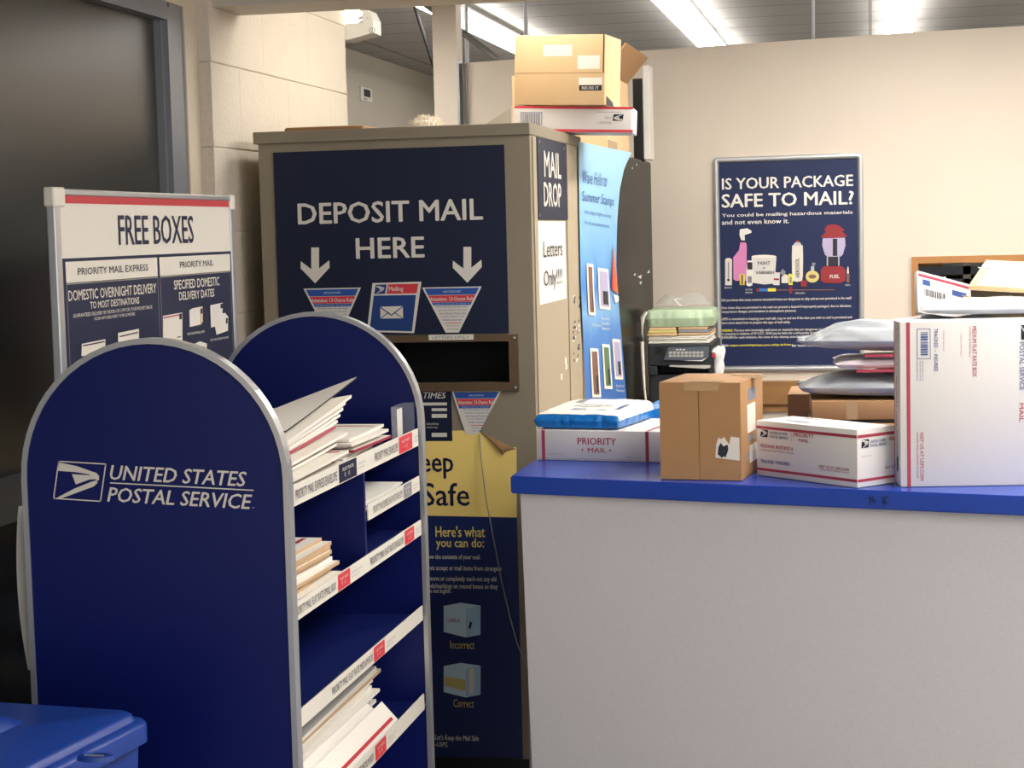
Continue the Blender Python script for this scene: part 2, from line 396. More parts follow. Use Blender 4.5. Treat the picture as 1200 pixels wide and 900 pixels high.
# ------------------------------------------------------------------ ceiling lights
def strip_light(x, y0, y1, label, near=False):
    t = thing('strip_light', label, 'ceiling light', (x, (y0 + y1) / 2, CEIL), 0, 'fluorescent strip lights on the work area ceiling')
    C_ = CEIL - (.22 if near else 0)  # near fittings hung lower to shift their light down the wall
    obj('housing', MB().bbox(x - .05, x + .05, y0, y1, C_ - .085, C_ - .045, .006), 'fixture_white', t)
    obj('diffuser', MB().bbox(x - .095, x + .095, y0 + .03, y1 - .03, C_ - .125, C_ - .085, .015, 3), ('dim_lens' if -2 < x < 0 else 'near_lens') if near else 'lens', t)
    if near: obj('reflector', MB().box(x - .115, x - .098, y0, y1, C_ - .13, C_ - .05).box(x + .098, x + .115, y0, y1, C_ - .13, C_ - .05).box(x - .115, x + .115, y1, y1 + .01, C_ - .13, C_ - .05).box(x - .098, x + .098, y0, y1, C_ - .0848, C_ - .08), 'fixture_white', t)  # skirts added so the lower wall gets more light than the top
    for k, y in enumerate((y0 + .3, y1 - .3)):
        obj('hanger', MB().tube([(x, y, C_ - .046), (x, y, CEIL + .001)], .006, 6), 'duct_grey', t)
ROWS = [(-2.43, 'first'), (-1.12, 'second'), (.19, 'third'), (1.5, 'fourth')]
for x, nm in ROWS:
    for k, (y0, ln_) in enumerate(((5.36, 1.2), (8.75, 2.05), (10.84, 2.4), (13.26, 2.4))):
        if x < -2 and k == 0: y0, ln_ = 6.7, 1.0  # extra fitting, added out of view to light the post and wall end
        if k == 0 and x > 0: ln_ = 2.1
        where = {-2.43: 'glowing strip light nearest the cream post',
                 -1.12: 'glowing strip light beside the raised carton flap',
                 .19: 'glowing strip light above the package safety poster',
                 1.5: 'strip light in the row furthest from the post'}[x]
        strip_light(x, y0, y0 + ln_, where + (', ' + ('unseen on this side of the wall, boosted for its light', 'first beyond the wall', 'second beyond the wall', 'at the far end')[k]), k == 0)
for x, y0, lens_, lab in ((2.7, .9, 'lobby_lens', 'lobby ceiling light furthest from the counter'), (1.3, .2, 'lobby_lens', 'lobby ceiling light far from the counter and cabinet'), (1.3, 2.2, 'lobby_lens', 'lobby ceiling light in the middle of the room'),
                   (.8, 3.95, 'counter_lens', 'bright lobby ceiling light directly over the blue counter')):
    t = thing('troffer_light', lab, 'ceiling light', (x, y0, 2.72), 0, 'lobby ceiling lights')
    obj('frame', MB().bbox(x - .32, x + .32, y0 - .62, y0 + .62, 2.69, 2.72, .004), 'fixture_white', t)
    obj('diffuser', MB().box(x - .28, x + .28, y0 - .58, y0 + .58, 2.684, 2.69), lens_, t)

# ------------------------------------------------------------------ mail deposit cabinet
CY, CX0, CX1, CZ = 5.2, -1.775, -.961, 1.905
CB = 6.13
cab = thing('mail_deposit_cabinet', 'tall tan steel mail deposit cabinet with navy sign and dark letter slot', 'cabinet', (-1.37, 5.65, 0))
sx0, sx1, sz0, sz1 = aY(452, 448, CY).x, aY(598, 446, CY).x, aY(598, 448, CY).z, aY(598, 399.5, CY).z
mb = MB().box(CX0, sx0, CY, CY + .02, 0, CZ - .03).box(sx1, CX1, CY, CY + .02, 0, CZ - .03).box(sx0, sx1, CY, CY + .02, 0, sz0).box(sx0, sx1, CY, CY + .02, sz1, CZ - .03)
obj('front_panel', mb, 'cabinet_tan_shaded', cab)
mb = MB().box(CX0, CX0 + .02, CY + .021, CB, 0, CZ - .03).box(CX1 - .02, CX1, CY + .021, CB, 0, CZ - .03).box(CX0 + .02, CX1 - .02, CB - .02, CB, 0, CZ - .03)
obj('side_panel', mb, 'cabinet_tan_lit', cab)
mb = MB().bbox(CX0 - .012, CX1 + .004, CY - .012, CB, CZ - .03, CZ + .005, .003).box(CX0 + .035, CX0 + .0362, CY - .0125, CY - .01, CZ - .029, CZ + .004)
obj('top_panel', mb, 'cabinet_tan_shaded', cab)
mb = MB().box(CX1, CX1 + .004, CY + .03, CY + .0345, .3, CZ - .035).box(CX1, CX1 + .003, 5.815, 5.820, 0, CZ - .035).box(CX1 + .0, CX1 + .006, CB - .05, CB, 0, CZ - .03)
obj('side_seam', mb, 'cabinet_tan_shaded', cab)
mb = MB().box(sx0 - .02, sx1 + .01, CY + .021, CY + .03, sz0 - .03, sz0 - .002).box(sx0 - .02, sx1 + .01, CY + .03, CY + .3, sz0 - .03, sz0 - .022).box(sx0 - .02, sx1 + .01, CY + .29, CY + .3, sz0 - .02, sz1 + .02)
mb.box(sx0 - .02, sx1 + .01, CY + .021, CY + .3, sz1 + .01, sz1 + .02).box(sx0 - .02, sx0 - .01, CY + .021, CY + .3, sz0 - .02, sz1 + .02).box(sx1 + .002, sx1 + .01, CY + .021, CY + .3, sz0 - .02, sz1 + .02)
obj('slot_recess', mb, 'slot_dark', cab)
a, b = aY(443, 460, CY), aY(607.3, 391.5, CY)
ox0, ox1, oz0, oz1 = a.x, b.x, aY(607.3, 457.6, CY).z, b.z
fr = MB().ringprism([(ox0, CY - .012, oz0), (ox1, CY - .012, oz0), (ox1, CY - .012, oz1), (ox0, CY - .012, oz1)],
                    [(sx0, CY - .012, sz0), (sx1, CY - .012, sz0), (sx1, CY - .012, sz1), (sx0, CY - .012, sz1)], (0, .0118, 0))
slot = obj('slot_frame', fr, 'bronze', cab)
for x in (ox0 + .012, ox1 - .010):
    for z in (oz0 + .010, oz1 - .010):
        obj('screw', MB().lathe([(.0045, 0), (.004, .003), (.001, .004)], (x, CY - .012, z), 10, axis=Matrix.Rotation(R(90), 3, 'X')), 'silver', slot)
D = Deco((0, CY - .012, 0), (1, 0, 0), (0, 0, 1))
D.prect('slot_label', 'letter_white', (502.5, 398.8), (555, 391.6), 0)
D.ptext('slot_label_lettering', 'print_grey', 'LETTERS ONLY', (507, 397), (550, 393.3), l=1)
D.build(slot)
obj('kick_plate', MB().box(CX0 + .005, CX1 - .005, CY - .005, CY - .0003, .0, .046), 'black', cab)
# navy sign
sg = MB(); c = [aY(*p, CY) for p in ((320, 179), (591.5, 169.5), (596, 390.5), (328.5, 395))]
sx = (c[0].x + c[3].x) / 2; sX = (c[1].x + c[2].x) / 2
sg.box(sx, sX, CY - .004, CY - .0002, c[2].z, c[1].z)
sign = obj('deposit_sign', sg, 'sign_navy', cab)
D = Deco((0, CY - .004, 0), (1, 0, 0), (0, 0, 1))
D.ptext('sign_lettering', 'letter_white', 'DEPOSIT MAIL', (350, 263), (565, 232.5), bold=.035)
D.ptext('sign_lettering', 'letter_white', 'HERE', (418, 303), (496.5, 277.5), bold=.035)
for (cx, cy) in ((369.5, 332), (547.8, 331.3)):
    ar = [(-4.6, -42), (4.6, -42), (4.6, -17.5), (16.5, -27), (17, -18.5), (0, 0), (-17, -17.5), (-17, -26), (-4.6, -16.5)]
    D2 = Deco((0, CY - .004, 0), (1, 0, 0), (0, 0, 1)); D2.ppoly('down_arrow', 'letter_white', [(cx + x, cy + y) for x, y in ar], 1); D2.build(sign)
D.build(sign)
def sticker(TL, TR, BR_, BL_, parent, y):
    D = Deco((0, y, 0), (1, 0, 0), (0, 0, 1)); q = [D.px(*p) for p in (TL, TR, BR_, BL_)]
    z1 = (q[0][1] + q[1][1]) / 2; z0 = (q[2][1] + q[3][1]) / 2
    L = lambda t: q[0][0] + (q[3][0] - q[0][0]) * t; Rr = lambda t: q[1][0] + (q[2][0] - q[1][0]) * t; Z = lambda t: z1 + (z0 - z1) * t
    m = MB().prism([(L(1), y, Z(1)), (Rr(1), y, Z(1)), (Rr(0), y, Z(0)), (L(0), y, Z(0))], (0, -.0012, 0))
    st = obj('mail_rule_sticker', m, 'letter_white', parent)
    D = Deco((0, y - .0012, 0), (1, 0, 0), (0, 0, 1), .0005)
    def band(m, t0, t1, i=.045):
        D.poly('printed_band', m, [(L(t1) + i * .13, Z(t1)), (Rr(t1) - i * .13, Z(t1)), (Rr(t0) - i * .13, Z(t0)), (L(t0) + i * .13, Z(t0))], 0)
    band('sticker_blue', .025, .17); band('strip_red', .18, .33); band('sticker_blue', .335, .40)
    w = q[1][0] - q[0][0]; cx = (q[0][0] + q[1][0]) / 2
    D.text('sticker_lettering', 'letter_white', 'Attention: 13-Ounce Rule', cx, Z(.3), w * .74, (z1 - z0) * .085, .03, al='c')
    D.text('sticker_lettering', 'icon_blue', 'UNITED STATES POSTAL SERVICE', cx, Z(.12), w * .3, (z1 - z0) * .04, al='c')
    D.text('sticker_lettering', 'icon_blue', 'Stamped mail over 13 ounces or', cx, Z(.385), w * .6, (z1 - z0) * .03, al='c')
    for k, (t, s) in enumerate(((.46, 'All mail bearing stamps that weighs'), (.53, 'more than 13 ounces may not be'), (.60, 'left in this box. Please hand'), (.67, 'it to an employee at a'), (.74, 'retail counter.'))):
        D.text('sticker_lettering', 'print_blue', s, cx, Z(t), (Rr(t) - L(t)) * .82, (z1 - z0) * .045, al='c')
    D.rect('printed_band', 'strip_red', cx - w * .13, Z(.80), cx + w * .13, Z(.785), 0)
    for t, s in ((.87, 'Thank you for'), (.94, 'your help')): D.text('sticker_lettering', 'print_blue', s, cx, Z(t), (Rr(t) - L(t)) * .7, (z1 - z0) * .035, al='c')
    D.build(st); return st
sticker((355.7, 338), (423, 337.2), (399, 392), (383.5, 392.4), sign, CY - .004)
sticker((494.7, 336.8), (564.5, 335.8), (537.8, 389.6), (522.3, 389.8), sign, CY - .004)
# small mailing plate
y = CY - .004; D = Deco((0, y, 0), (1, 0, 0), (0, 0, 1)); q = [D.px(*p) for p in ((430, 389), (485.3, 390.4), (493.9, 330), (436.6, 331.8))]
st = obj('mailing_plate', MB().prism([(a, y, b) for a, b in q], (0, -.0014, 0)), 'letter_white', sign)
D = Deco((0, y - .0014, 0), (1, 0, 0), (0, 0, 1), .0005)
D.ppoly('plate_print', 'deep_blue', [(433.2, 387), (482.8, 388.2), (487.6, 345.6), (438, 346.4)])
D.ppoly('plate_print', 'strip_red', [(453, 344.3), (488.3, 343.7), (490.4, 332.4), (455, 333.2)])
D.ppoly('plate_print', 'deep_blue', [(438.6, 344.8), (451.2, 344.4), (453.4, 333.3), (440.4, 333.7)])
D.ptext('plate_lettering', 'letter_white', 'Mailing', (456, 342.8), (472.5, 335.5), .02)
a, b, c_ = D.px(440, 344), D.px(450.5, 343.8), D.px(441.6, 334.6); eagle(D, a, b, c_, 'letter_white', border=False)
D.ppoly('envelope_icon', 'letter_white', [(446, 373.4), (472.5, 373), (472, 358.6), (445.6, 359.4)], 1)
for pl in ([(445.6, 359.8), (458.8, 368.2), (472, 359)],): D.ppoly('envelope_icon', 'deep_blue', [(445.8, 359.2), (459, 368.6), (472, 358.4), (472, 359.8), (459, 370.2), (445.8, 360.8)], 2)
D.ppoly('envelope_icon', 'deep_blue', [(446, 372.8), (455.4, 365.6), (456.2, 366.2), (446.8, 373.4)], 2); D.ppoly('envelope_icon', 'deep_blue', [(472.4, 372.4), (462, 365.3), (461.3, 366), (471.6, 373)], 2)
D.build(st)
# collection times plate and lower sticker
y = CY; D = Deco((0, y, 0), (1, 0, 0), (0, 0, 1)); a, b = D.px(452, 517), D.px(528.8, 457.5)
st = obj('collection_times_plate', MB().box(a[0], b[0], y - .003, y - .0002, a[1], b[1]), 'sign_navy', cab)
D = Deco((0, y - .003, 0), (1, 0, 0), (0, 0, 1))
D.ptext('plate_lettering', 'letter_white', 'TIMES', (496.5, 467), (522.6, 459.6), .03, .25)
for (x0, y0, x1, y1) in ((480, 475.3, 523.8, 471.6), (506, 481.8, 523.8, 478.3), (506, 489.6, 523.8, 485), (506, 512, 523.8, 507.2)): D.prect('time_window', 'letter_white', (x0, y0), (x1, y1))
D.ptext('plate_lettering', 'letter_white', 'Last pickup', (500, 498.5), (514, 495)); D.ptext('plate_lettering', 'letter_white', 'of the day', (500, 502.5), (513, 499.5))
D.build(st)
sticker((529.2, 458.6), (587.5, 457.8), (560.3, 508.8), (546, 508.9), cab, CY - .0031)
# mail safety poster stuck low on the front
y = CY; D = Deco((0, y, 0), (1, 0, 0), (0, 0, 1))
PB = [D.px(*p) for p in ((470, 887), (613, 889), (606, 606), (605.3, 524), (585, 526), (566, 509), (560, 504), (470, 506))]
PT = 1.0
pl = obj('safety_poster', MB().prism([(a, y - .0002, b) for a, b in PB], (0, -.002, 0)), 'poster_blue', cab)
D = Deco((0, y - .0022, 0), (1, 0, 0), (0, 0, 1))
D.ppoly('yellow_heading', 'yellow', [(470, 603.6), (605.8, 606.4), (605.3, 524), (585, 526), (566, 509), (560, 504), (470, 506)])
D.ptext('heading_lettering', 'navy', 'Keep', (477, 560.5), (530.5, 529), .02)
D.ptext('heading_lettering', 'navy', 'Safe', (496, 592.5), (549.5, 566), .02)
D.ptext('poster_lettering', 'text_yellow', "Here's what", (510.7, 629), (568, 616.6), .02); D.ptext('poster_lettering', 'text_yellow', 'you can do:', (511.5, 644.2), (567, 631), .02)
for s, x1, yb, yt in (('Know the contents of your mail.', 563, 656.4, 650), ('Do not accept or mail items from strangers', 587.5, 669.6, 663.2), ('Remove or completely mark-out any old', 581.5, 682.2, 675.6),
                      ('labels/markings on reused boxes so they', 583.3, 690.7, 684.4), ('are not legible.', 529, 696, 690)):
    L = len(s); vis = {30: 26, 31: 27, 42: 37, 37: 34, 39: 36, 16: 13}.get(L, L - 4)
    x0 = x1 - (x1 - 505.5) * L / vis; D.ptext('poster_lettering', 'letter_white', s, (x0, yb), (x1, yt), .015)
def hexbox(o, tape):
    pts = dict(a=(520, 710), b=(540, 706.2), c=(563.2, 709.6), d=(563.2, 743.7), e=(546.2, 747), f=(520, 740.5), g=(546.2, 713))
    P = {k: (x, yy + o) for k, (x, yy) in pts.items()}
    D.ppoly('box_picture', 'icon_blue', [P[k] for k in 'fega'], 0); D.ppoly('box_picture', 'icon_blue_dark', [P[k] for k in 'edcg'], 0); D.ppoly('box_picture', 'icon_blue', [P[k] for k in 'gcba'], 1)
    if tape:
        D.ppoly('box_picture', 'amber', [(521, 733 + o), (546, 739 + o), (546, 726 + o), (521, 722 + o)], 1); D.ppoly('box_picture', 'paper', [(550, 744 + o), (556, 742.5 + o), (556, 712 + o), (550, 713.5 + o)], 1)
    else:
        D.ptext('box_picture_lettering', 'print_red', 'USPS A', (525, 729 + o), (539, 725 + o), l=2); D.ppoly('box_picture', 'navy', [(549, 735 + o), (551, 737.5 + o), (553.5, 730 + o), (551.5, 728 + o)], 2)
D_ = D
for o_, tp in ((0, False), (70.4, True)):
    D = Deco((0, y - .0022, 0), (1, 0, 0), (0, 0, 1)); hexbox(o_, tp); D.build(pl)
D = D_
D.ptext('poster_lettering', 'text_yellow', 'Incorrect', (527.8, 760), (556, 751)); D.ptext('poster_lettering', 'text_yellow', 'Correct', (531.7, 828.5), (555.2, 819.6))
D.ptext('poster_lettering', 'letter_white', "Let's Keep the Mail Safe", (510, 868.6), (561, 862), .02, .2); D.ptext('poster_lettering', 'letter_white', '-USPS.', (510, 874.6), (525, 869.6), .02, .2)
D.build(pl)
curl = MB(); q = [aY(x, yy, CY) for x, yy in ((561, 504.5), (605.3, 526), (590, 534))]
curl.grid(lambda a, b: q[0].lerp(q[1], a).lerp(q[0].lerp(q[1], .25 + .65 * a).lerp(q[2], .35 + .65 * math.sin(math.pi * a)), b) + Vector((0, -.004 - .010 * math.sin(b * 3.0) * math.sin(math.pi * a), 0)), 14, 8, thick=(0, -.0010, 0))
obj('curled_corner', curl, 'kraft_dark', pl, smooth=True, label='paper corner curling away, brown for its back and curl shading')  # one brown for the sheet's back and the shading along the curl
# side signs
D = Deco((CX1, 0, 0), (0, 1, 0), (0, 0, 1))
a, b = D.px(630.5, 257.5), D.px(662.7, 167.8)
st = obj('mail_drop_sign', MB().box(CX1 + .0002, CX1 + .003, a[0], b[0], a[1], b[1]), 'sign_navy', cab)
D2 = Deco((CX1 + .003, 0, 0), (0, 1, 0), (0, 0, 1))
D2.ptext('sign_lettering', 'letter_white', 'MAIL', (637.6, 206.5), (656.4, 181), .05); D2.ptext('sign_lettering', 'letter_white', 'DROP', (637.2, 241.5), (656.8, 216), .05)
for k in ((632.3, 166), (660.8, 174), (632.6, 252)): x, z = D2.px(*k); D2.rect('screw_head', 'silver', x - .004, z - .004, x + .004, z + .004)
D2.build(st)
a, b = D.px(632, 357.5), D.px(661.3, 259.5)
st = obj('letters_only_notice', MB().box(CX1 + .0002, CX1 + .0018, a[0], b[0], a[1], b[1]), 'white', cab)
D2 = Deco((CX1 + .0018, 0, 0), (0, 1, 0), (0, 0, 1))
D2.ptext('notice_lettering', 'ink', 'Letters', (636.6, 302), (658.4, 281.5)); D2.ptext('notice_lettering', 'ink', 'Only!!!!', (637.4, 342), (658.2, 314))
D2.build(st)
D3 = Deco((CX1, 0, 0), (0, 1, 0), (0, 0, 1))
g = random.Random(4)
for k in range(34):
    x = g.uniform(671.5, 679.5); yy = g.choice((g.uniform(344, 366), g.uniform(374, 400), g.uniform(404, 424))); s = g.uniform(.7, 2.2)
    D3.ppoly('tape_residue', g.choice(('navy', 'navy', 'white')), [(x - s * .5, yy + s), (x + s * .4, yy + s * .8), (x + s * .5, yy - s), (x - s * .4, yy - s * .7)])
for x, yy in ((662.8, 423), (663.5, 430), (658, 442)): D3.ppoly('tape_residue', 'white', [(x - 1, yy + 3), (x + 1, yy + 3), (x + 1, yy - 4), (x - 1, yy - 4)])
D3.build(cab)
c0 = [aY(*p, CY - .02) for p in ((561, 510), (563, 535), (570, 585), (579, 632), (588, 680), (598, 722), (606, 752), (613, 770))]
tag(obj('thin_cord', MB().tube([(v.x, CY - .006 - .01 * min(i, 2), v.z) for i, v in enumerate(c0)] + [(-.98, CY - .03, .30), (-.96, CY - .03, .12), (-.95, CY - .03, .002)], .0018, 6), 'duct_grey', M=Matrix.Translation((-.95, CY - .03, 0)), smooth=True),
    'thin grey cord hanging down across the yellow and blue safety poster', 'cord')

# things on the deposit cabinet
TOPZ = CZ + .005
x0, x1 = aY(350, 150, 5.5).x, aY(441, 144, 5.5).x
mb = MB().bbox(x0, x1, 5.35, 5.7, TOPZ + .0005, TOPZ + .02, .008)
t = tag(obj('folded_cardboard', mb, 'kraft_dark', M=Matrix.Translation(((x0 + x1) / 2, 5.5, TOPZ)), smooth=True), 'flat brown cardboard piece lying on top of the deposit cabinet near the pillar', 'cardboard')
x0, x1 = aY(480, 145, 5.6).x, aY(519, 142, 5.6).x
cx = (x0 + x1) / 2
du = thing('feather_duster', 'fluffy off-white duster head on top of the deposit cabinet', 'duster', (cx, 5.6, TOPZ))
mb = MB(); g = random.Random(2)
mb.lathe([(.001, 0.004), (.035, .006), (.046, .022), (.04, .038), (.012, .046)], (cx, 5.6, TOPZ), 16)
for k in range(420):
    a = g.uniform(0, 6.28); e = g.uniform(.0, 1.35); d = Vector((math.cos(a) * math.cos(e) * 1.15, math.sin(a) * math.cos(e), math.sin(e) * .75))
    p = Vector((cx, 5.6, TOPZ + .018)) + d * .032; tip = p + d * g.uniform(.016, .03) + Vector((g.uniform(-.006, .006), g.uniform(-.006, .006), g.uniform(-.004, .004)))
    s = d.cross(Vector((.3, .2, 1))).normalized() * .0035; q = d.cross(s).normalized() * .0035
    if tip.z < TOPZ + .003: tip.z = TOPZ + .003
    mb.add([p - s, p + s, p + q, tip], [(0, 1, 3), (1, 2, 3), (2, 0, 3)])
obj('fluff', mb, 'fluff', du)
obj('handle', MB().tube([(cx, 5.64, TOPZ + .012), (cx - .02, 6.0, TOPZ + .009)], .008, 8), 'kraft', du)

# black cabinet behind, its side facing the counter
BX1, BY0, BY1, BZ = -.966, 6.14, 8.2, 1.895
bk = thing('black_cabinet', 'tall glossy black cabinet behind the deposit cabinet with a blue stamp poster', 'cabinet', (-1.35, 7.2, 0))
obj('body', MB().bbox(-1.8, BX1, BY0, BY1, .06, BZ - .0, .012, 2), 'black_gloss', bk)
obj('plinth', MB().box(-1.78, BX1 - .02, BY0 + .02, BY1 - .02, 0, .0605), 'black', bk)
D = Deco((BX1, 0, 0), (0, 1, 0), (0, 0, 1))
for x, yy in ((739, 184.5), (746, 193), (741, 197)): a = D.px(x, yy); D.rect('rivet', 'silver', a[0] - .012, a[1] - .004, a[0] + .012, a[1] + .004)
for p in ([(747, 324), (752, 322), (751, 327)], [(749, 331), (752, 329), (751, 334)], [(758, 320), (761, 316), (761, 320)], [(742, 322), (745, 320), (744, 323)]): D.ppoly('scuff', 'letter_white', p)
D.build(bk)
# blue stamp poster hung on it
XP = BX1 + .024
near = [aX(682.5, 166, XP), aX(683.5, 250, XP), aX(685, 330, XP), aX(688, 400, XP), aX(691, 470, XP)]
far = [aX(735, 179, XP), aX(727.5, 197, XP), aX(723.5, 222, XP), aX(722, 260, XP), aX(722.5, 310, XP), aX(725.5, 355, XP), aX(729.5, 400, XP), aX(735, 470, XP)]
def interp(pts, t):
    z0, z1 = pts[0].z, pts[-1].z; z = z0 + (z1 - z0) * t
    for p, q in zip(pts, pts[1:]):
        if q.z <= z + 1e-9: k = (z - p.z) / (q.z - p.z) if q.z != p.z else 0; return p.lerp(q, max(0, min(1, k)))
    return pts[-1].copy()
def pp(a, b):
    n, f_ = interp(near, b), interp(far, b); p = n.lerp(f_, a)
    return Vector((BX1 + .012 + .02 * a * (1 - min(1, b * 1.6)) ** 2 + .010 * a, p.y, p.z))
po = tag(obj('stamp_poster', MB().grid(pp, 10, 40, thick=(-.0015, 0, 0)), 'stamp_print', M=Matrix.Translation((BX1, 6.6, .95)), smooth=True), 'light blue summer stamp poster with curled edge hung on the black cabinet', 'poster')
def ptile(part, m, cs, lift=.0022):          # patch that follows the hung sheet (a,b corners)
    (a0, b0), (a1, b1) = cs; mb = MB(); mb.flat = True
    mb.grid(lambda u, v: pp(a0 + (a1 - a0) * u, b1 + (b0 - b1) * v) + Vector((lift, 0, 0)), 4, max(2, int(30 * abs(b1 - b0)))); return obj(part, mb, m, po)
def ptxt(s, m, a0, a1, b0, b1, bold=0):
    vs, fs, asp = glyphs(s, bold, 0); mb = MB(); mb.flat = True
    mb.add([pp(a0 + (a1 - a0) * x, b0 + (b1 - b0) * yv) + Vector((.003, 0, 0)) for x, yv in vs], fs); obj('poster_lettering', mb, m, po)
ptxt('Wave Hello to', 'print_blue', .05, .62, .155, .105, .03); ptxt('Summer Stamps', 'print_blue', .05, .85, .235, .185, .03)
ptxt('Perfect designs to brighten any envelope', 'print_blue', .1, .8, .275, .255); ptxt('for all your summertime mail', 'print_blue', .1, .75, .315, .295)
for a0, a1, b0, b1, m in ((.13, .3, .46, .66, 'brown_print'), (.42, .72, .47, .63, 'lavender'), (.12, .32, .79, .985, 'brown_print'), (.42, .62, .77, .95, 'green_print'), (.7, .93, .745, .91, 'lavender')):
    ptile('stamp_border', 'paper', ((a0, b0), (a1, b1)), .003); ptile('stamp_picture', m, ((a0 + .035, b0 + .012), (a1 - .035, b1 - .012)), .004)
    ptile('stamp_picture', 'ink', ((a0 + .1, b0 + (b1 - b0) * .55), (a1 - .06, b1 - .02)), .005)
def pquad(part, m, pts, lift=.005):
    mb = MB(); mb.flat = True; mb.add([pp(a, b) + Vector((lift, 0, 0)) for a, b in pts], [list(range(len(pts)))]); obj(part, mb, m, po)
pquad('sail_print', 'orange', [(.86, .37), (.82, .55), (.97, .56)]); pquad('sail_print', 'red', [(.84, .37), (.78, .54), (.82, .55)]); pquad('sail_print', 'white', [(.82, .565), (.86, .6), (.97, .59), (.98, .57)])
for k, (a0, b0) in enumerate(((.2, .69), (.45, .66), (.45, .68), (.45, .7), (.72, .93), (.72, .95))): ptxt('Summer', 'letter_white', a0, a0 + .22, b0 + .012, b0)

# ------------------------------------------------------------------ package safety poster on the cream wall
y = WY
D = Deco((0, y - .010, 0), (1, 0, 0), (0, 0, 1), .0012)
fr = thing('safety_poster', 'large framed navy poster asking whether packages are safe to mail', 'poster', (-.37, WY, .93))
px0, px1, pz0, pz1 = -.7045, -.037, .936, 1.911
obj('backing', MB().box(px0 + .01, px1 - .01, y - .010, y - .0005, pz0 + .01, pz1 - .01), 'poster_navy', fr)
def rr(x0, x1, z0, z1, r, yy, n=6):
    pts = []
    for cx, cz, a0 in ((x1 - r, z1 - r, 0), (x0 + r, z1 - r, 90), (x0 + r, z0 + r, 180), (x1 - r, z0 + r, 270)):
        for k in range(n + 1): a = R(a0 + 90 * k / n); pts.append(Vector((cx + r * math.cos(a), yy, cz + r * math.sin(a))))
    return pts
ft = MB(); W_ = .026
prof = [(0, 0), (.0, -.014), (.004, -.022), (.012, -.025), (.020, -.022), (W_, -.012), (W_, -.009)]
loops = [rr(px0 + d, px1 - d, pz0 + d, pz1 - d, max(.022 - d * .7, .003), y + h) for d, h in prof]
n = len(loops[0]); vs = [p for L in loops for p in L]; fs = []
for i in range(len(loops) - 1):
    for j in range(n): fs.append([i*n + j, i*n + (j+1) % n, (i+1)*n + (j+1) % n, (i+1)*n + j])
obj('snap_frame', ft.add(vs, fs), 'silver', fr, smooth=True)
Z4 = lambda x, yy: (820 + x / 5.695, 170 + yy / 5.695)
Z5 = lambda x, yy: (820 + x / 5.695, 300 + yy / 5.695)
D.ptext('headline_lettering', 'white', 'IS YOUR PACKAGE', (846.4, 222.2), (999.3, 204.6), .035); D.ptext('headline_lettering', 'white', 'SAFE TO MAIL?', (846.2, 243.4), (1000, 223.5), .04)
D.ptext('subline_lettering', 'white', 'You could be mailing hazardous materials', (846, 255.6), (999, 246.5), .03); D.ptext('subline_lettering', 'white', 'and not even know it.', (846, 263.4), (924.5, 256), .03)
TX = [(296, 147, 1013, 'Did you know that many common household items are dangerous to ship and are not permitted in the mail?'),
      (347, 147, 1012, 'Even items that are permitted in the mail can present a hazard if improperly packaged, due to vibration,'),
      (373, 147, 645, 'temperature changes, and variations in atmospheric pressure.'),
      (422, 147, 1015, 'USPS is committed to keeping your mail safe. Log on and see if the item you wish to mail is permitted and'),
      (448, 147, 605, 'learn more about how to prepare this type of mail safely.'),
      (497, 232, 1015, 'Persons who knowingly mail items or materials that are dangerous or injurious to life, health,'),
      (521, 147, 1015, 'or property in violation of 39 U.S.C. 3018 may be liable for a civil penalty of at least $250 but not more than'),
      (545, 147, 985, '$100,000 for each violation, the costs of any cleanup associated with each violation, and damages.')]
for yy, x0, x1, s in TX: D.ptexth('paragraph_lettering', 'letter_white', s, Z5(x0, yy + 12), Z5(x1, yy - 10), .02)
D.ptexth('paragraph_lettering', 'lemon', 'WARNING:', Z5(147, 506), Z5(222, 489), .03)
D.ptexth('paragraph_lettering', 'white', 'Visit', Z5(147, 605), Z5(193, 588), .03); D.ptexth('paragraph_lettering', 'lemon', 'usps.com/ship/can-you-ship-it.htm', Z5(201, 607), Z5(610, 588), .03); D.ptexth('paragraph_lettering', 'white', 'for more info.', Z5(616, 606), Z5(760, 588), .03)
def pic(*ops):
    E_ = Deco((0, y - .010, 0), (1, 0, 0), (0, 0, 1), .0012)
    for o in ops:
        if o[0] == 't': E_.ptext('product_lettering', o[1], o[2], o[3], o[4], .02, l=o[5] if len(o) > 5 else 3)
        else: E_.ppoly('product_picture', o[1], o[2], o[3] if len(o) > 3 else 1)
    E_.build(fr)
q4 = lambda *p: [Z4(*a) for a in p]; q5 = lambda *p: [Z5(*a) for a in p]
def ell(f, cx, cy, rx, ry, n=18): return [f(cx + rx * math.cos(6.2832 * k / n), cy + ry * math.sin(6.2832 * k / n)) for k in range(n)]
pic(('p', 'letter_white', q5((170, 195), (215, 195), (216, 25), (205, 14), (180, 14), (170, 25))), ('p', 'print_grey', q5((188, 150), (196, 150), (196, 40), (188, 40)), 2), ('p', 'ink', ell(Z5, 192, 160, 9, 9), 2))
pic(('p', 'pink', q5((225, 155), (240, 165), (312, 165), (314, -65), (308, -92), (272, -92), (262, -40), (224, 10))), ('p', 'ink', q5((272, -90), (308, -90), (308, -105), (272, -105)), 2),
    ('p', 'white', q5((278, -105), (302, -105), (300, -140), (345, -155), (345, -168), (318, -185), (268, -178), (266, -140)), 2))
pic(('p', 'box_white', q5((352, 178), (430, 190), (500, 183), (512, 5), (430, 12), (346, 5)), 1), ('p', 'paper', ell(Z5, 429, 3, 83, 11), 2),
    ('t', 'ink', 'PAINT', Z5(388, 60), Z5(470, 35)), ('t', 'ink', 'or', Z5(420, 86), Z5(440, 74)), ('t', 'ink', 'VARNISH', Z5(374, 122), Z5(496, 98)))
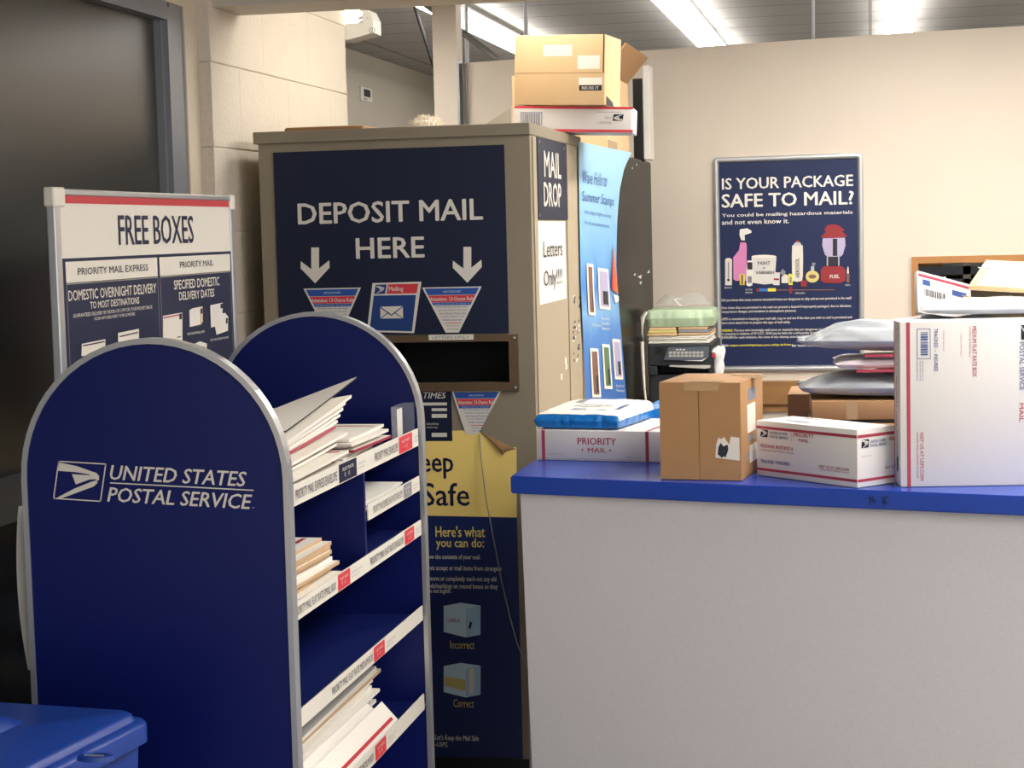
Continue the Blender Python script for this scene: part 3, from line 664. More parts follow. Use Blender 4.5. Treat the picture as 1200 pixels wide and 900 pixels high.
pic(('p', 'white', q5((312, 195), (330, 203), (352, 195), (356, 100), (352, 30), (318, 30), (312, 100)), 3), ('p', 'ink', q5((318, 90), (352, 90), (352, 42), (318, 42)), 4), ('p', 'print_grey', q5((320, 180), (348, 180), (348, 135), (320, 135)), 4))
pic(('p', 'lemon', q5((268, 193), (300, 193), (302, 122), (268, 120)), 3), ('p', 'brown_print', q5((277, 190), (290, 190), (290, 126), (277, 126)), 4))
pic(('p', 'box_white', q5((490, 193), (532, 195), (536, 110), (490, 108)), 3), ('p', 'poster_red', q5((494, 160), (530, 161), (530, 150), (494, 149)), 4))
pic(('p', 'letter_white', q5((546, 180), (590, 180), (592, 130), (570, 120), (546, 140)), 2), ('p', 'print_grey', q5((535, 112), (560, 138), (574, 105), (553, 85)), 2))
pic(('p', 'lemon', q5((593, 192), (620, 194), (622, 120), (593, 118)), 3), ('p', 'print_grey', q5((602, 180), (614, 180), (614, 140), (602, 140)), 4), ('p', 'poster_red', q5((597, 250), (616, 252), (617, 206), (598, 205)), 3))
pic(('p', 'letter_white', q5((617, 165), (650, 172), (688, 165), (690, 0), (688, -70), (617, -70), (615, 0)), 2), ('p', 'silver', q5((622, -70), (684, -70), (668, -92), (638, -92)), 2), ('p', 'poster_red', q5((644, -92), (662, -92), (662, -106), (644, -106)), 2))
E_ = Deco((0, y - .010, 0), (1, 0, 0), (0, 0, 1), .0012); a, b = E_.px(*Z5(641, 145)), E_.px(*Z5(664, 15)); E_.text('product_lettering', 'ink', 'AEROSOL', b[0], a[1], b[1] - a[1], b[0] - a[0], .02, l=4, rot=2); E_.build(fr)
pic(('p', 'amber', ell(Z5, 752, 137, 45, 40), 2), ('p', 'silver', q5((742, 98), (764, 98), (764, 70), (742, 70)), 2), ('p', 'print_grey', q5((748, 70), (764, 70), (776, 48), (752, 42)), 2), ('p', 'brown_print', ell(Z5, 752, 137, 26, 14), 3))
pic(('p', 'poster_red', q5((676, 205), (714, 205), (718, 165), (673, 165)), 3), ('p', 'ink', q5((684, 165), (706, 165), (704, 140), (686, 140)), 3))
pic(('p', 'poster_red', q4((805, 615), (890, 622), (985, 610), (950, 575), (968, 568), (925, 535), (895, 528), (850, 535), (828, 568), (845, 575)), 2), ('p', 'lavender', [Z4(895 + a, b) for a, b in ((-74, 622), (-78, 670), (-60, 730), (-45, 745), (45, 745), (60, 730), (78, 670), (74, 618))], 2),
    ('p', 'ink', q4((888, 740), (918, 740), (918, 625), (888, 625)), 3), ('p', 'silver', q4((848, 805), (856, 805), (856, 735), (848, 735)), 2), ('p', 'silver', q4((924, 805), (932, 805), (932, 735), (924, 735)), 2), ('p', 'ink', q4((860, 800), (916, 800), (916, 745), (860, 745)), 3),
    ('p', 'poster_red', q5((808, 165), (840, 180), (940, 180), (972, 165), (976, 90), (950, 68), (830, 68), (808, 90)), 2), ('t', 'white', 'FUEL', Z5(870, 148), Z5(932, 124)))
pic(('p', 'brown_print', q5((980, 175), (998, 175), (999, 115), (980, 115)), 2), ('p', 'paper', q5((983, 115), (996, 115), (992, 72), (986, 72)), 2))
pic(('p', 'poster_red', q5((380, 238), (400, 238), (400, 216), (380, 216)), 2), ('p', 'sea_blue', q5((400, 236), (455, 236), (455, 216), (400, 216)), 2), ('p', 'lemon', q5((455, 236), (508, 236), (508, 215), (455, 215)), 2), ('p', 'brown_print', q5((508, 230), (900, 228), (900, 223), (508, 224)), 2))
for x0, yy, x1, s in ((165, 213, 216, 'MERCURY'), (305, 225, 352, 'NAIL POLISH'), (305, 245, 352, 'REMOVER'), (638, 249, 702, 'FIREWORKS'), (972, 195, 1003, 'MATCH')): D.ptexth('caption_lettering', 'letter_white', s, Z5(x0, yy + 5), Z5(x1, yy - 6))
D.build(fr)
# wooden rail on the cream wall
mb = MB().bbox(-.66, 1.6, WY - .035, WY - .0005, .782, .893, .006).box(-.66, 1.6, WY - .02, WY - .0005, .752, .7815)
tag(obj('wall_rail', mb, 'wood_rail', M=Matrix.Translation((.4, WY, .8))), 'stained brown wooden bumper rail on the cream wall below the framed poster', 'rail')
# room seen through the opening
bk2 = thing('shelving_unit', 'dark metal shelving seen through the wood-framed opening', 'shelf', (.6, 9.0, 0))
obj('shelf', MB().box(.0, 1.5, 8.9, 9.3, 1.345, 1.385), 'shelf_dark', bk2); obj('shelf', MB().box(.0, 1.5, 8.9, 9.3, 1.30, 1.325), 'shelf_dark', bk2)
for x in (.0, .42, 1.46): obj('upright', MB().box(x, x + .035, 8.9, 8.94, 0, 1.9), 'duct_grey', bk2); obj('upright', MB().box(x, x + .035, 9.26, 9.3, 0, 1.9), 'duct_grey', bk2)
obj('back_panel', MB().box(0, 1.5, 9.3, 9.315, 0, 1.9), 'interior_grey', bk2)
obj('shelf', MB().box(0, 1.5, 8.9, 9.3, .9, .93), 'shelf_dark', bk2)
tag(obj('storage_box', MB().bbox(.14, .33, 8.95, 9.2, 1.3855, 1.6, .004), 'wood_rail', M=Matrix.Translation((.24, 9.05, 1.3855))), 'dark brown box on the top shelf beyond the opening', 'box')

# ------------------------------------------------------------------ arched postal supply rack
RY0, RY1 = 3.125, 4.125
RXL, RXR = -1.548, -1.032
ARC_Z = 1.165
rk = thing('supply_rack', 'navy postal supply rack with two arched end panels and silver edging', 'rack', (-1.29, 3.63, 0))
def arch(inset, yy, n=28):
    x0, x1 = RXL + inset, RXR - inset; cx = (x0 + x1) / 2; r = (x1 - x0) / 2; hz = 1.424 - inset - ARC_Z
    pts = [Vector((x1, yy, .03 + inset)), Vector((x1, yy, ARC_Z - .08)), Vector((x1, yy, ARC_Z - .02))]
    for k in range(n + 1):
        a = math.pi * k / n; pts.append(Vector((cx + r * math.cos(a), yy, ARC_Z + hz * math.sin(a))))
    return pts + [Vector((x0, yy, ARC_Z - .02)), Vector((x0, yy, ARC_Z - .08)), Vector((x0, yy, .03 + inset))]
for yy, nm in ((RY0, 'front'), (RY1, 'rear')):
    p = obj('end_panel', MB().prism(arch(.004, yy), (0, .022, 0)), 'rack_blue', rk)
    o_, i_ = arch(0, yy - .003), arch(.0105, yy - .003)
    obj('edge_trim', MB().ringprism(o_, i_, (0, .028, 0)), 'silver', p)
    if yy == RY0:
        A, B = aY(129.3, 565.9, yy), aY(297.3, 574.7, yy)
        D = Deco((A.x, yy, A.z), B - A, (0, 0, 1))
        eagle(D, D.px(62.4, 584.5), D.px(118.7, 588), D.px(68.6, 539.8), 'letter_white')
        D.ptext('panel_lettering', 'letter_white', 'UNITED STATES', (129.5, 561.8), (289, 552.8), .028, .22); D.ptext('panel_lettering', 'letter_white', 'POSTAL SERVICE', (126.2, 587.5), (295.5, 579.6), .028, .22)
        D.prect('panel_rule', 'letter_white', (129.3, 566.4), (297.5, 573.8), 1)
        a = D.px(297, 595.5); D.rect('panel_rule', 'letter_white', a[0] - .001, a[1], a[0] + .0012, a[1] + .002, 1); D.build(p)
BXk = RXL + .03
SF = RXR - .006           # shelf front edge
obj('back_panel', MB().box(BXk - .012, BXk, RY0 + .023, RY1 - .001, .05, 1.13), 'rack_inner', rk)
SH = [1.108, .9, .70, .49, .28]
for z in SH: obj('shelf', MB().box(BXk + .0005, SF - .004, RY0 + .023, RY1 - .001, z, z + .008), 'rack_inner', rk)
YD = 3.652
obj('divider', MB().box(BXk + .001, SF - .004, YD - .006, YD + .006, SH[1] + .0085, SH[0] - .0005), 'rack_blue', rk)
obj('shelf', MB().box(BXk + .001, SF - .004, YD + .0065, RY1 - .001, 1.003, 1.010), 'rack_inner', rk, label='short upper right shelf')
obj('base', MB().box(RXL + .02, RXR - .02, RY0 + .023, RY1 - .001, .0, .05), 'rack_inner', rk)
def strip(z0, z1, y0, y1, items, clips=()):
    st = obj('label_strip', MB().box(SF - .003, SF, y0, y1, z0, z1), 'letter_white', rk)
    D = Deco((SF, 0, 0), (0, 1, 0), (0, 0, 1), .0005); h = z1 - z0
    for it in items:
        if it[0] == 'b':
            _, m, xa, xb, yy = it; a, b = D.px(xa, yy)[0], D.px(xb, yy)[0]; D.rect('price_block', m, a, z0 + .0015, b, z1 - .0015, 0)
            D.text('price_lettering', 'letter_white' if m != 'icon_blue' else 'ink', 'FLAT RATE', (a + b) / 2, z0 + h * .58, (b - a) * .62, h * .16, .02, al='c'); D.text('price_lettering', 'letter_white', '$', a + (b - a) * .3, z0 + h * .26, h * .13, h * .22, .02); D.text('price_lettering', 'letter_white', '1-3', a + (b - a) * .5, z0 + h * .26, h * .26, h * .22, .02)
        elif it[0] == 't':
            _, s, xa, ya, xb, yb = it; a, b = D.px(xa, ya)[0], D.px(xb, yb)[0]; D.text('strip_lettering', 'ink', s, a, z0 + h * .27, b - a, h * .45)
        else:
            _, xa, ya, xb, yb = it; a, b = D.px(xa, ya)[0], D.px(xb, yb)[0]; D.text('strip_lettering', 'print_grey', 'delivery time', a, z0 + h * .5, b - a, h * .15); D.text('strip_lettering', 'print_grey', 'and price', a, z0 + h * .28, (b - a) * .8, h * .14)
    D.build(st)
strip(1.110, 1.150, RY0 + .024, 4.105, [('t', 'PRIORITY MAIL EXPRESS ENVELOPE', 346, 580, 394.5, 558), ('b', 'sign_navy', 397, 418, 555), ('s', 420, 549, 428, 546), ('t', 'PRIORITY MAIL ENVELOPE', 439, 536, 466, 523), ('b', 'strip_red', 467.3, 483, 521), ('s', 485, 514, 491, 511)])
strip(1.005, 1.039, YD + .01, 4.105, [('t', 'PRIORITY MAIL EXPRESS FLAT RATE ENVELOPE', 437, 597, 471, 578), ('b', 'print_grey', 472.6, 482.3, 573), ('s', 484, 572, 490, 569)])
strip(.90, .935, RY0 + .024, 4.11, [('t', 'PRIORITY MAIL FLAT RATE SMALL BOX', 345, 722, 393.5, 688), ('b', 'strip_red', 395.8, 410.4, 683), ('s', 412, 672, 424, 665), ('t', 'PRIORITY MAIL FLAT RATE ENVELOPE', 433.7, 660, 472.5, 633), ('b', 'strip_red', 474.2, 485.3, 631), ('s', 487, 622, 494, 617)])
strip(.70, .734, RY0 + .024, 4.1, [('t', 'PRIORITY MAIL FLAT RATE MEDIUM BOX', 389, 813, 437, 775), ('b', 'strip_red', 438, 451, 770), ('s', 453, 756, 463, 748)])
strip(.49, .527, RY0 + .024, 4.09, [('t', 'PRIORITY MAIL FLAT RATE MEDIUM BOX', 395, 925, 437.6, 880), ('b', 'strip_red', 439.2, 452.4, 868), ('s', 454, 855, 464, 846)])
# clear card holders above the strips
for (ya, yb, z) in ((3.98, 4.09, 1.150),):
    c_ = obj('card_holder', MB().box(SF - .030, SF - .0285, ya, yb, z - .02, z + .062).box(SF - .0285, SF - .004, ya, ya + .0015, z - .02, z + .062).box(SF - .0285, SF - .004, yb - .0015, yb, z - .02, z + .062).box(SF - .0285, SF - .001, ya, yb, z - .021, z - .0195), 'clear_plastic', rk, label='clear plastic card holder')
    obj('white_card', MB().box(SF - .0283, SF - .0275, ya + .045 if yb - ya > .1 else ya + .02, yb - .02, z - .01, z + .052), 'letter_white', c_)

# sheets lying in the rack
def sheet_mesh(LX, LY, t, bend, twist=0):
    mb = MB(); mb.grid(lambda a, b: (LX * (a - .5), LY * (b - .5), bend * b * b + twist * a * b), 4, 10, thick=(0, 0, t)); return mb
def sheet(name, label, cat, group, LX, LY, t, bend, x, y, z, rz, pitch, m, edge=None, stripe=None, roll=0, twist=0):
    mb = sheet_mesh(LX, LY, t, bend, twist)
    if edge:
        n = 4 * 10 * 2; mb.m = [0] * n + [1] * (len(mb.f) - n)
    M = Matrix.Translation((x, y, z)) @ Matrix.Rotation(rz, 4, 'Z') @ Matrix.Rotation(pitch, 4, 'X') @ Matrix.Rotation(roll, 4, 'Y')
    mb.v = [M @ v for v in mb.v]
    o = tag(obj(name, mb, [m, edge] if edge else m, M=M, smooth=30), label, cat, group)
    if stripe:
        for (x0, x1, y0, y1, c) in stripe:
            s = MB(); s.flat = True
            s.grid(lambda a, b: M @ Vector((LX * (x0 + (x1 - x0) * a - .5), LY * (y0 + (y1 - y0) * b - .5), t + .0006 + bend * (y0 + (y1 - y0) * b) ** 2 + twist * (x0 + (x1 - x0) * a) * (y0 + (y1 - y0) * b))), 4, 6)
            obj('printed_stripe', s, c, o)
    return o
g = random.Random(11)
z = SH[0] + .0085
for k in range(13):                                      # express envelopes, near half of the top shelf
    t = .006; f = k / 12
    sheet('express_envelope', 'white cardboard express envelope fanned in the near pile on the top rack shelf', 'envelope', 'express envelopes in the near pile on the top shelf',
          .25, .42 + .06 * f, t, .002 + .004 * f * f, -1.195 + g.uniform(-.02, .02) - .02 * f, 3.40 + .03 * f + g.uniform(-.015, .015), z + .0005, g.uniform(-.02, .02), 0, 'paper',
          'print_red' if k % 6 == 1 else None, [(.05, .95, .93, .97, 'print_red')] if k % 2 else None, twist=.040 * f)
    z += t + .0022
sheet('catalogue_card', 'grey-edged card lying tilted on top of the near envelope pile', 'card', None, .14, .52, .003, .006, -1.135, 3.46, z + .020, .02, R(.1), 'paper', 'ink', twist=.050)
z = SH[0] + .0085
for k in range(7):
    t = .006; f = k / 6
    sheet('priority_envelope', 'white priority envelope in the flat pile in the far half of the top rack shelf', 'envelope', 'priority envelopes in the far pile on the top shelf',
          .28, .26, t, .003 * f, -1.235 + g.uniform(-.02, .02), 3.85 + g.uniform(-.03, .02), z + .0005, g.uniform(-.05, .05), R(.1 + .2 * f), 'paper', 'print_red' if k == 3 else None,
          [(.04, .96, .84, .88, 'red'), (.3, .7, .3, .33, 'print_grey')] if k == 6 else None)
    z += t + .0018
z = 1.0105
for k in range(5):
    sheet('flat_rate_envelope', 'thin white envelope in the low pile on the short shelf behind the divider', 'envelope', 'envelopes on the short shelf', .30, .36, .0035, .002, -1.21 + g.uniform(-.01, .01), 3.86 + g.uniform(-.01, .01), z, g.uniform(-.03, .03), 0, 'paper', 'kraft_edge' if k == 2 else None)
    z += .0045
z = SH[1] + .0085
for k in range(12):                                      # flattened small boxes
    f = k / 11; t = .0072
    sheet('small_flat_box', 'flattened small box with kraft edges in the pile on the second rack shelf', 'flattened box', 'flattened small boxes on the second shelf',
          .26, (.36 if k < 6 else .28) + g.uniform(-.015, .015), t, .0, -1.20 + g.uniform(-.012, .012), (3.345 if k < 6 else 3.315) + g.uniform(-.012, .012), z, g.uniform(-.05, .05), 0, 'paper', 'kraft_edge' if k not in (5, 6) else None,
          [(.86, .9, .05, .95, 'print_red')] if k in (5, 11) else None)
    z += t + .0008
sheet('grey_leaflet', 'grey printed leaflet on top of the flattened small boxes', 'leaflet', None, .2, .2, .002, .004, -1.23, 3.27, z, .1, 0, 'print_grey')
z = SH[3] + .0085
for k in range(11):                                      # flattened medium boxes
    f = k / 10; t = .0075
    sheet('medium_flat_box', 'flattened white medium box in the tall fanned pile on the lowest visible rack shelf', 'flattened box', 'flattened medium boxes on the lowest visible shelf',
          .29 + g.uniform(-.01, .01), .76 + g.uniform(-.05, .03), t, .004 * f, -1.285 + g.uniform(-.015, .015), 3.62 + g.uniform(-.02, .04), z, g.uniform(-.02, .02), R(.15 * f), 'paper', 'kraft_edge' if k in (3, 9, 12) else None,
          [(.93, .97, .1, .9, 'red')] if k in (4,) else None)
    z += t + .0022
for k, (lab, st) in enumerate((('flattened white box with a blue emblem leaning in front of the fanned pile', [(.35, .75, .62, .7, 'print_blue'), (.8, .92, .1, .97, 'red')]), ('flattened white box with a long red stripe nearest the lowest strip', [(.60, .72, .03, .97, 'red')]))):
    sheet('striped_flat_box', lab, 'flattened box', None, .065, .74, .005, .0, -1.108 + .032 * k, 3.55, SH[3] + .034, 0, 0, 'paper', 'print_red', st, roll=R(38 + 10 * k))
# board tucked behind the rack
bd = MB(); bd.grid(lambda a, b: (RXL - .054 + .048 * a + (.012 * (2 * b - 1) ** 2 + .004 * b) * (1 - a), 3.19 + .12 * a * a, 1.105 - .315 * b), 8, 16, thick=(0, .004, 0))
tag(obj('white_board', bd, 'letter_white', M=Matrix.Translation((RXL - .02, 3.2, .8)), smooth=30), 'curved white board edge sticking out behind the front arched panel', 'board')

# FREE BOXES sign along the back of the rack
SXP = -1.565
a, b = aX(62, 220, SXP), aX(273.5, 230, SXP)
fs_ = thing('free_boxes_sign', 'white and navy free boxes sign board in a silver frame above the rack', 'sign', (SXP, (a.y + b.y) / 2, 1.15))
y0, y1, z1 = a.y, b.y, (a.z + b.z) / 2
obj('board', MB().box(SXP - .012, SXP - .003, y0 + .012, y1 - .012, 1.15, z1 - .012), 'letter_white', fs_)
obj('frame_rail', MB().bbox(SXP - .018, SXP + .001, y0 + .03, y1 - .02, z1 - .013, z1, .003), 'silver', fs_)
for ya, yb in ((y0, y0 + .03), (y1 - .028, y1)): obj('frame_rail', MB().bbox(SXP - .018, SXP + .001, ya + .002, yb - .002, 1.15, z1 - .03, .003), 'silver', fs_)
for ya, yb in ((y0 - .004, y0 + .05), (y1 - .03, y1 + .004)): obj('corner_cap', MB().bbox(SXP - .02, SXP + .003, ya, yb, z1 - .036, z1 + .003, .004), 'letter_white', fs_)
D = Deco((SXP - .003, 0, 0), (0, 1, 0), (0, 0, 1), .0006)
Z1 = lambda x, yy: (x / 4, 200 + yy / 4)
iy0, iy1 = y0 + .03, y1 - .028
zr0, zr1 = D.px(*Z1(280, 152))[1], z1 - .013
D.rect('red_band', 'red', iy0, zr0, iy1, zr1)
zn = D.px(*Z1(280, 413))[1]
D.rect('navy_ground', 'navy', iy0, 1.151, iy1, zn)
D.ptext('headline_lettering', 'navy', 'FREE BOXES', Z1(557, 349), Z1(902, 212), .02)
zp1 = D.px(*Z1(306, 428))[1]; zp0 = D.px(*Z1(306, 535))[1]
for xa, xb in ((306, 735), (747, 1077)):
    ya, yb = D.px(*Z1(xa, 480))[0], D.px(*Z1(xb, 440))[0]
    D.rect('white_heading', 'letter_white', ya, zp0, yb, zp1, 1)
    D.frame('panel_outline', 'print_grey', ya, 1.153, yb, zp0 + .003, .0022, 1)
D.ptext('panel_lettering', 'navy', 'PRIORITY MAIL EXPRESS', Z1(362, 490), Z1(690, 438), .02, l=2); D.ptext('panel_lettering', 'navy', 'PRIORITY MAIL', Z1(840, 456), Z1(996, 418), .02, l=2)
D.ptext('panel_lettering', 'letter_white', 'DOMESTIC OVERNIGHT DELIVERY', Z1(318, 612), Z1(728, 528), .03, l=2); D.ptext('panel_lettering', 'letter_white', 'TO MOST DESTINATIONS', Z1(420, 648), Z1(648, 592), .03, l=2)
D.ptext('panel_lettering', 'letter_white', 'GUARANTEED DELIVERY BY NOON OR 3 PM OR YOUR MONEY BACK', Z1(340, 690), Z1(710, 630), l=2); D.ptext('panel_lettering', 'letter_white', '10:30 AM DELIVERY FOR $ MORE', Z1(440, 704), Z1(628, 664), l=2)
D.ptext('panel_lettering', 'letter_white', 'SPECIFIED DOMESTIC', Z1(813, 558), Z1(1024, 497), .03, l=2); D.ptext('panel_lettering', 'letter_white', 'DELIVERY DATES', Z1(837, 608), Z1(1000, 553), .03, l=2)
D.build(fs_)
Z7 = lambda x, yy: (130 + x / 5.625, 280 + yy / 5.625)
def boxpic(*ops):
    E_ = Deco((SXP - .003, 0, 0), (0, 1, 0), (0, 0, 1), .0006)
    for m, pts, l in ops: E_.ppoly('box_picture', m, [Z7(*p) for p in pts], l)
    E_.build(fs_)
boxpic(('letter_white', [(340, 690), (466, 668), (466, 485), (338, 507)], 2), ('print_red', [(340, 525), (466, 500), (466, 492), (340, 516)], 3), ('sign_navy', [(443, 532), (460, 528), (460, 490), (443, 494)], 4), ('ink', [(430, 652), (455, 647), (455, 640), (430, 645)], 3))
boxpic(('box_white', [(515, 580), (585, 565), (585, 455), (512, 470)], 2), ('kraft_light', [(515, 580), (585, 565), (600, 545), (598, 445), (585, 455), (585, 560)], 3), ('letter_white', [(512, 470), (585, 455), (598, 445), (530, 458)], 3), ('sign_navy', [(582, 495), (596, 490), (596, 458), (582, 462)], 4))
boxpic(('box_white', [(655, 585), (730, 560), (732, 420), (650, 438)], 2), ('letter_white', [(690, 632), (765, 605), (767, 515), (672, 540)], 3), ('box_white', [(672, 540), (767, 515), (745, 488), (668, 502)], 4), ('sign_navy', [(750, 560), (762, 555), (762, 520), (750, 524)], 4), ('sign_navy', [(716, 460), (730, 456), (730, 425), (716, 428)], 3))
boxpic(('box_white', [(510, 790), (622, 770), (626, 712), (510, 735)], 2), ('letter_white', [(515, 705), (626, 712), (626, 690), (580, 675)], 3))
boxpic(('letter_white', [(42, 700), (180, 690), (180, 592), (42, 620)], 2), ('sign_navy', [(50, 648), (172, 620), (172, 612), (50, 640)], 3))
Z1b = lambda x, yy: ((Z1(x, yy)[0] - 130) * 5.625, (Z1(x, yy)[1] - 280) * 5.625)
boxpic(('letter_white', [Z1b(378, 870), Z1b(490, 850), Z1b(490, 790), Z1b(380, 812)], 2), ('sign_navy', [Z1b(384, 824), Z1b(486, 804), Z1b(486, 798), Z1b(384, 818)], 3))
E_ = Deco((SXP - .003, 0, 0), (0, 1, 0), (0, 0, 1), .0006)
E_.ptext('caption_lettering', 'letter_white', 'FLAT RATE SMALL BOX', Z7(500, 635), Z7(612, 602), .02, l=2); E_.ptext('caption_lettering', 'letter_white', 'FLAT RATE MEDIUM BOXES', Z7(652, 675), Z7(770, 640), .02, l=2); E_.build(fs_)

# ------------------------------------------------------------------ blue recycling bin
bz = .82
c = [aZ(-70, 847, bz), aZ(130, 828, bz), aZ(157, 846, bz)]
bn = thing('recycling_bin', 'blue plastic recycling bin with ribbed lid in front of the arched rack', 'bin', (-1.42, 2.5, 0))
X0, X1, Y0, Y1 = -1.75, c[2].x, 2.36, c[1].y
T = Matrix.Translation((X1, Y1, 0)) @ Matrix.Rotation(R(-7), 4, 'Z') @ Matrix.Translation((-X1, -Y1, 0))
mb = MB(); b0 = [(X0 + .05, Y0 + .05), (X1 - .06, Y0 + .05), (X1 - .06, Y1 - .05), (X0 + .05, Y1 - .05)]; b1 = [(X0 + .02, Y0 + .02), (X1 - .022, Y0 + .02), (X1 - .022, Y1 - .02), (X0 + .02, Y1 - .02)]
mb.add([T @ Vector((x, y_, 0.0)) for x, y_ in b0] + [T @ Vector((x, y_, bz - .05)) for x, y_ in b1], [(0, 1, 2, 3), (4, 5, 6, 7), (0, 1, 5, 4), (1, 2, 6, 5), (2, 3, 7, 6), (3, 0, 4, 7)])
obj('body', mb, 'bin_blue', bn)
ld = MB()
def rrect(x0, x1, y0, y1, r, zf, n=6):
    out = []
    for cx, cy, a0 in ((x1 - r, y1 - r, 0), (x0 + r, y1 - r, 90), (x0 + r, y0 + r, 180), (x1 - r, y0 + r, 270)):
        for k in range(n + 1): a = R(a0 + 90 * k / n); out.append(Vector((cx + r * math.cos(a), cy + r * math.sin(a), zf)))
    return out
lp = [(0, .04, -.05), (0, .04, -.022), (.004, .037, -.016), (.016, .032, -.013), (.020, .03, -.004), (.026, .027, 0), (.2, .01, .004)]
loops = [[T @ p for p in rrect(X0 + d, X1 - d, Y0 + d if d < .1 else (Y0 + Y1) / 2 - .01, Y1 - d if d < .1 else (Y0 + Y1) / 2 + .01, r if d < .1 else .004, bz + h)] for d, r, h in lp]
n = len(loops[0]); fs = [[i*n + j, i*n + (j+1) % n, (i+1)*n + (j+1) % n, (i+1)*n + j] for i in range(len(loops) - 1) for j in range(n)] + [[(len(loops)-1)*n + j for j in range(n)]]
ld.add([p for L in loops for p in L], fs)
lid = obj('lid', ld, 'bin_blue', bn, smooth=50)
for k in range(4):
    x = X1 - .185 - .085 * k; rb = MB(); pts = [T @ Vector((x, Y0 + .06 + .30 * t / 10, bz + .002)) for t in range(11)]
    ln = Y1 - Y0 - .17
    rb.grid(lambda a, b, x=x: T @ Vector((x + (a - .5) * .052, Y0 + .04 + ln * b, bz + .0 + .014 * math.sin(math.pi * a) * 1.6 * min(1, 6 * b, 6 * (1 - b)) ** .5)), 10, 14)
    obj('lid_rib', rb, 'bin_blue', lid, smooth=True)
p_ = aZ(112, 888, bz + .004)
obj('lid_latch', MB().lathe([(.001, .003), (.026, .003), (.024, .010), (.017, .011), (.012, .006), (.001, .006)], (p_.x, p_.y, bz - .002), 20, axis=Matrix(((1.15, 0, 0), (0, .62, 0), (0, 0, 1)))), 'bin_blue', lid, smooth=True)
obj('latch_slot', MB().box(p_.x - .014, p_.x + .012, p_.y - .004, p_.y + .004, bz + .003, bz + .0078), 'silver', lid)

# ------------------------------------------------------------------ counter
from mathutils import noise as MN
CT = 1.03
FL = aZ(598, 558, CT); FR0 = aZ(1046, 575.5, CT); dF = (FR0 - FL).normalized(); FRt = FL + dF * 2.1
BL_ = Vector((-.828, 5.04, CT)); BR_ = Vector((FRt.x, 5.0, CT))
ct = thing('service_counter', 'service counter with blue laminate top and plain grey front', 'counter', (.2, 4.4, 0))
pts = [FL, FRt, BR_, BL_]; dn = Vector((0, 0, -.041))
b = bmesh.new(); vv = [b.verts.new(p) for p in pts] + [b.verts.new(p + dn) for p in pts]
for f_ in ((0, 1, 2, 3), (7, 6, 5, 4), (0, 4, 5, 1), (1, 5, 6, 2), (2, 6, 7, 3), (3, 7, 4, 0)): b.faces.new([vv[i] for i in f_])
bmesh.ops.bevel(b, geom=b.edges[:], offset=.003, segments=2, affect='EDGES'); b.verts.index_update()
mb = MB().add([v.co.copy() for v in b.verts], [[v.index for v in f_.verts] for f_ in b.faces]); b.free()
obj('countertop', mb, 'counter_blue', ct, smooth=30)
nF = Vector((-dF.y, dF.x, 0))
F0 = aZ(606, 584, CT - .041); F0 = FL + dF * .018 + nF * .014
zt, zb = CT - .0415, 0
Fb = F0 + dF * .020
fp = [Vector((F0.x, F0.y, zt)), Vector((FRt.x - .02, FRt.y + .03, zt)), Vector((FRt.x - .02, FRt.y + .03, zb)), Vector((Fb.x, Fb.y, zb))]
obj('front_panel', MB().prism(fp, nF * .02), 'counter_grey', ct)
obj('side_panel', MB().prism([F0 + nF * .03 + Vector((-.002, 0, zt - CT)), Vector((-.815, 4.98, zt)), Vector((-.815, 4.98, 0)), Vector((F0.x - .002, F0.y + .03, 0))], (.018, 0, 0)), 'duct_grey', ct)
D = Deco(FL + dn, dF, (0, 0, 1), .0005)
for x in (1022, 1038):
    a = D.px(x, 587); g = random.Random(x)
    for k in range(13): p = (a[0] + g.uniform(-.006, .006), a[1] + g.uniform(-.009, .009)); D.rect('scuff_mark', 'scuff_blue', p[0] - .003, p[1] - .0015, p[0] + .002, p[1] + .0022)
D.build(ct)

def carton(name, label, cat, P, yaw, w_, d_, h_, m, z=CT, bev=.0025, tilt=None, group=None, skew=0):
    """closed box; returns root and printing frames for front, right side and top"""
    M = Matrix.Translation((P[0], P[1], z + .0004)) @ Matrix.Rotation(R(yaw), 4, 'Z')
    if tilt: M = M @ Matrix.Rotation(R(tilt[0]), 4, 'X') @ Matrix.Rotation(R(tilt[1]), 4, 'Y')
    if skew: M = M @ Matrix(((1, -math.sin(R(skew)), 0, 0), (0, math.cos(R(skew)), 0, 0), (0, 0, 1, 0), (0, 0, 0, 1)))
    mb = MB().bbox(0, w_, 0, d_, 0, h_, bev, 2, T=M)
    o = tag(obj(name, mb, m, M=M, smooth=30), label, cat, group)
    X = (M.to_3x3() @ Vector((1, 0, 0))); Y = (M.to_3x3() @ Vector((0, 1, 0))); Z = (M.to_3x3() @ Vector((0, 0, 1)))
    O = M.translation
    return o, Deco(O, X, Z, .0006), Deco(O + X * w_, Y, Z, .0006), Deco(O + Z * h_, X, Y, .0006), M

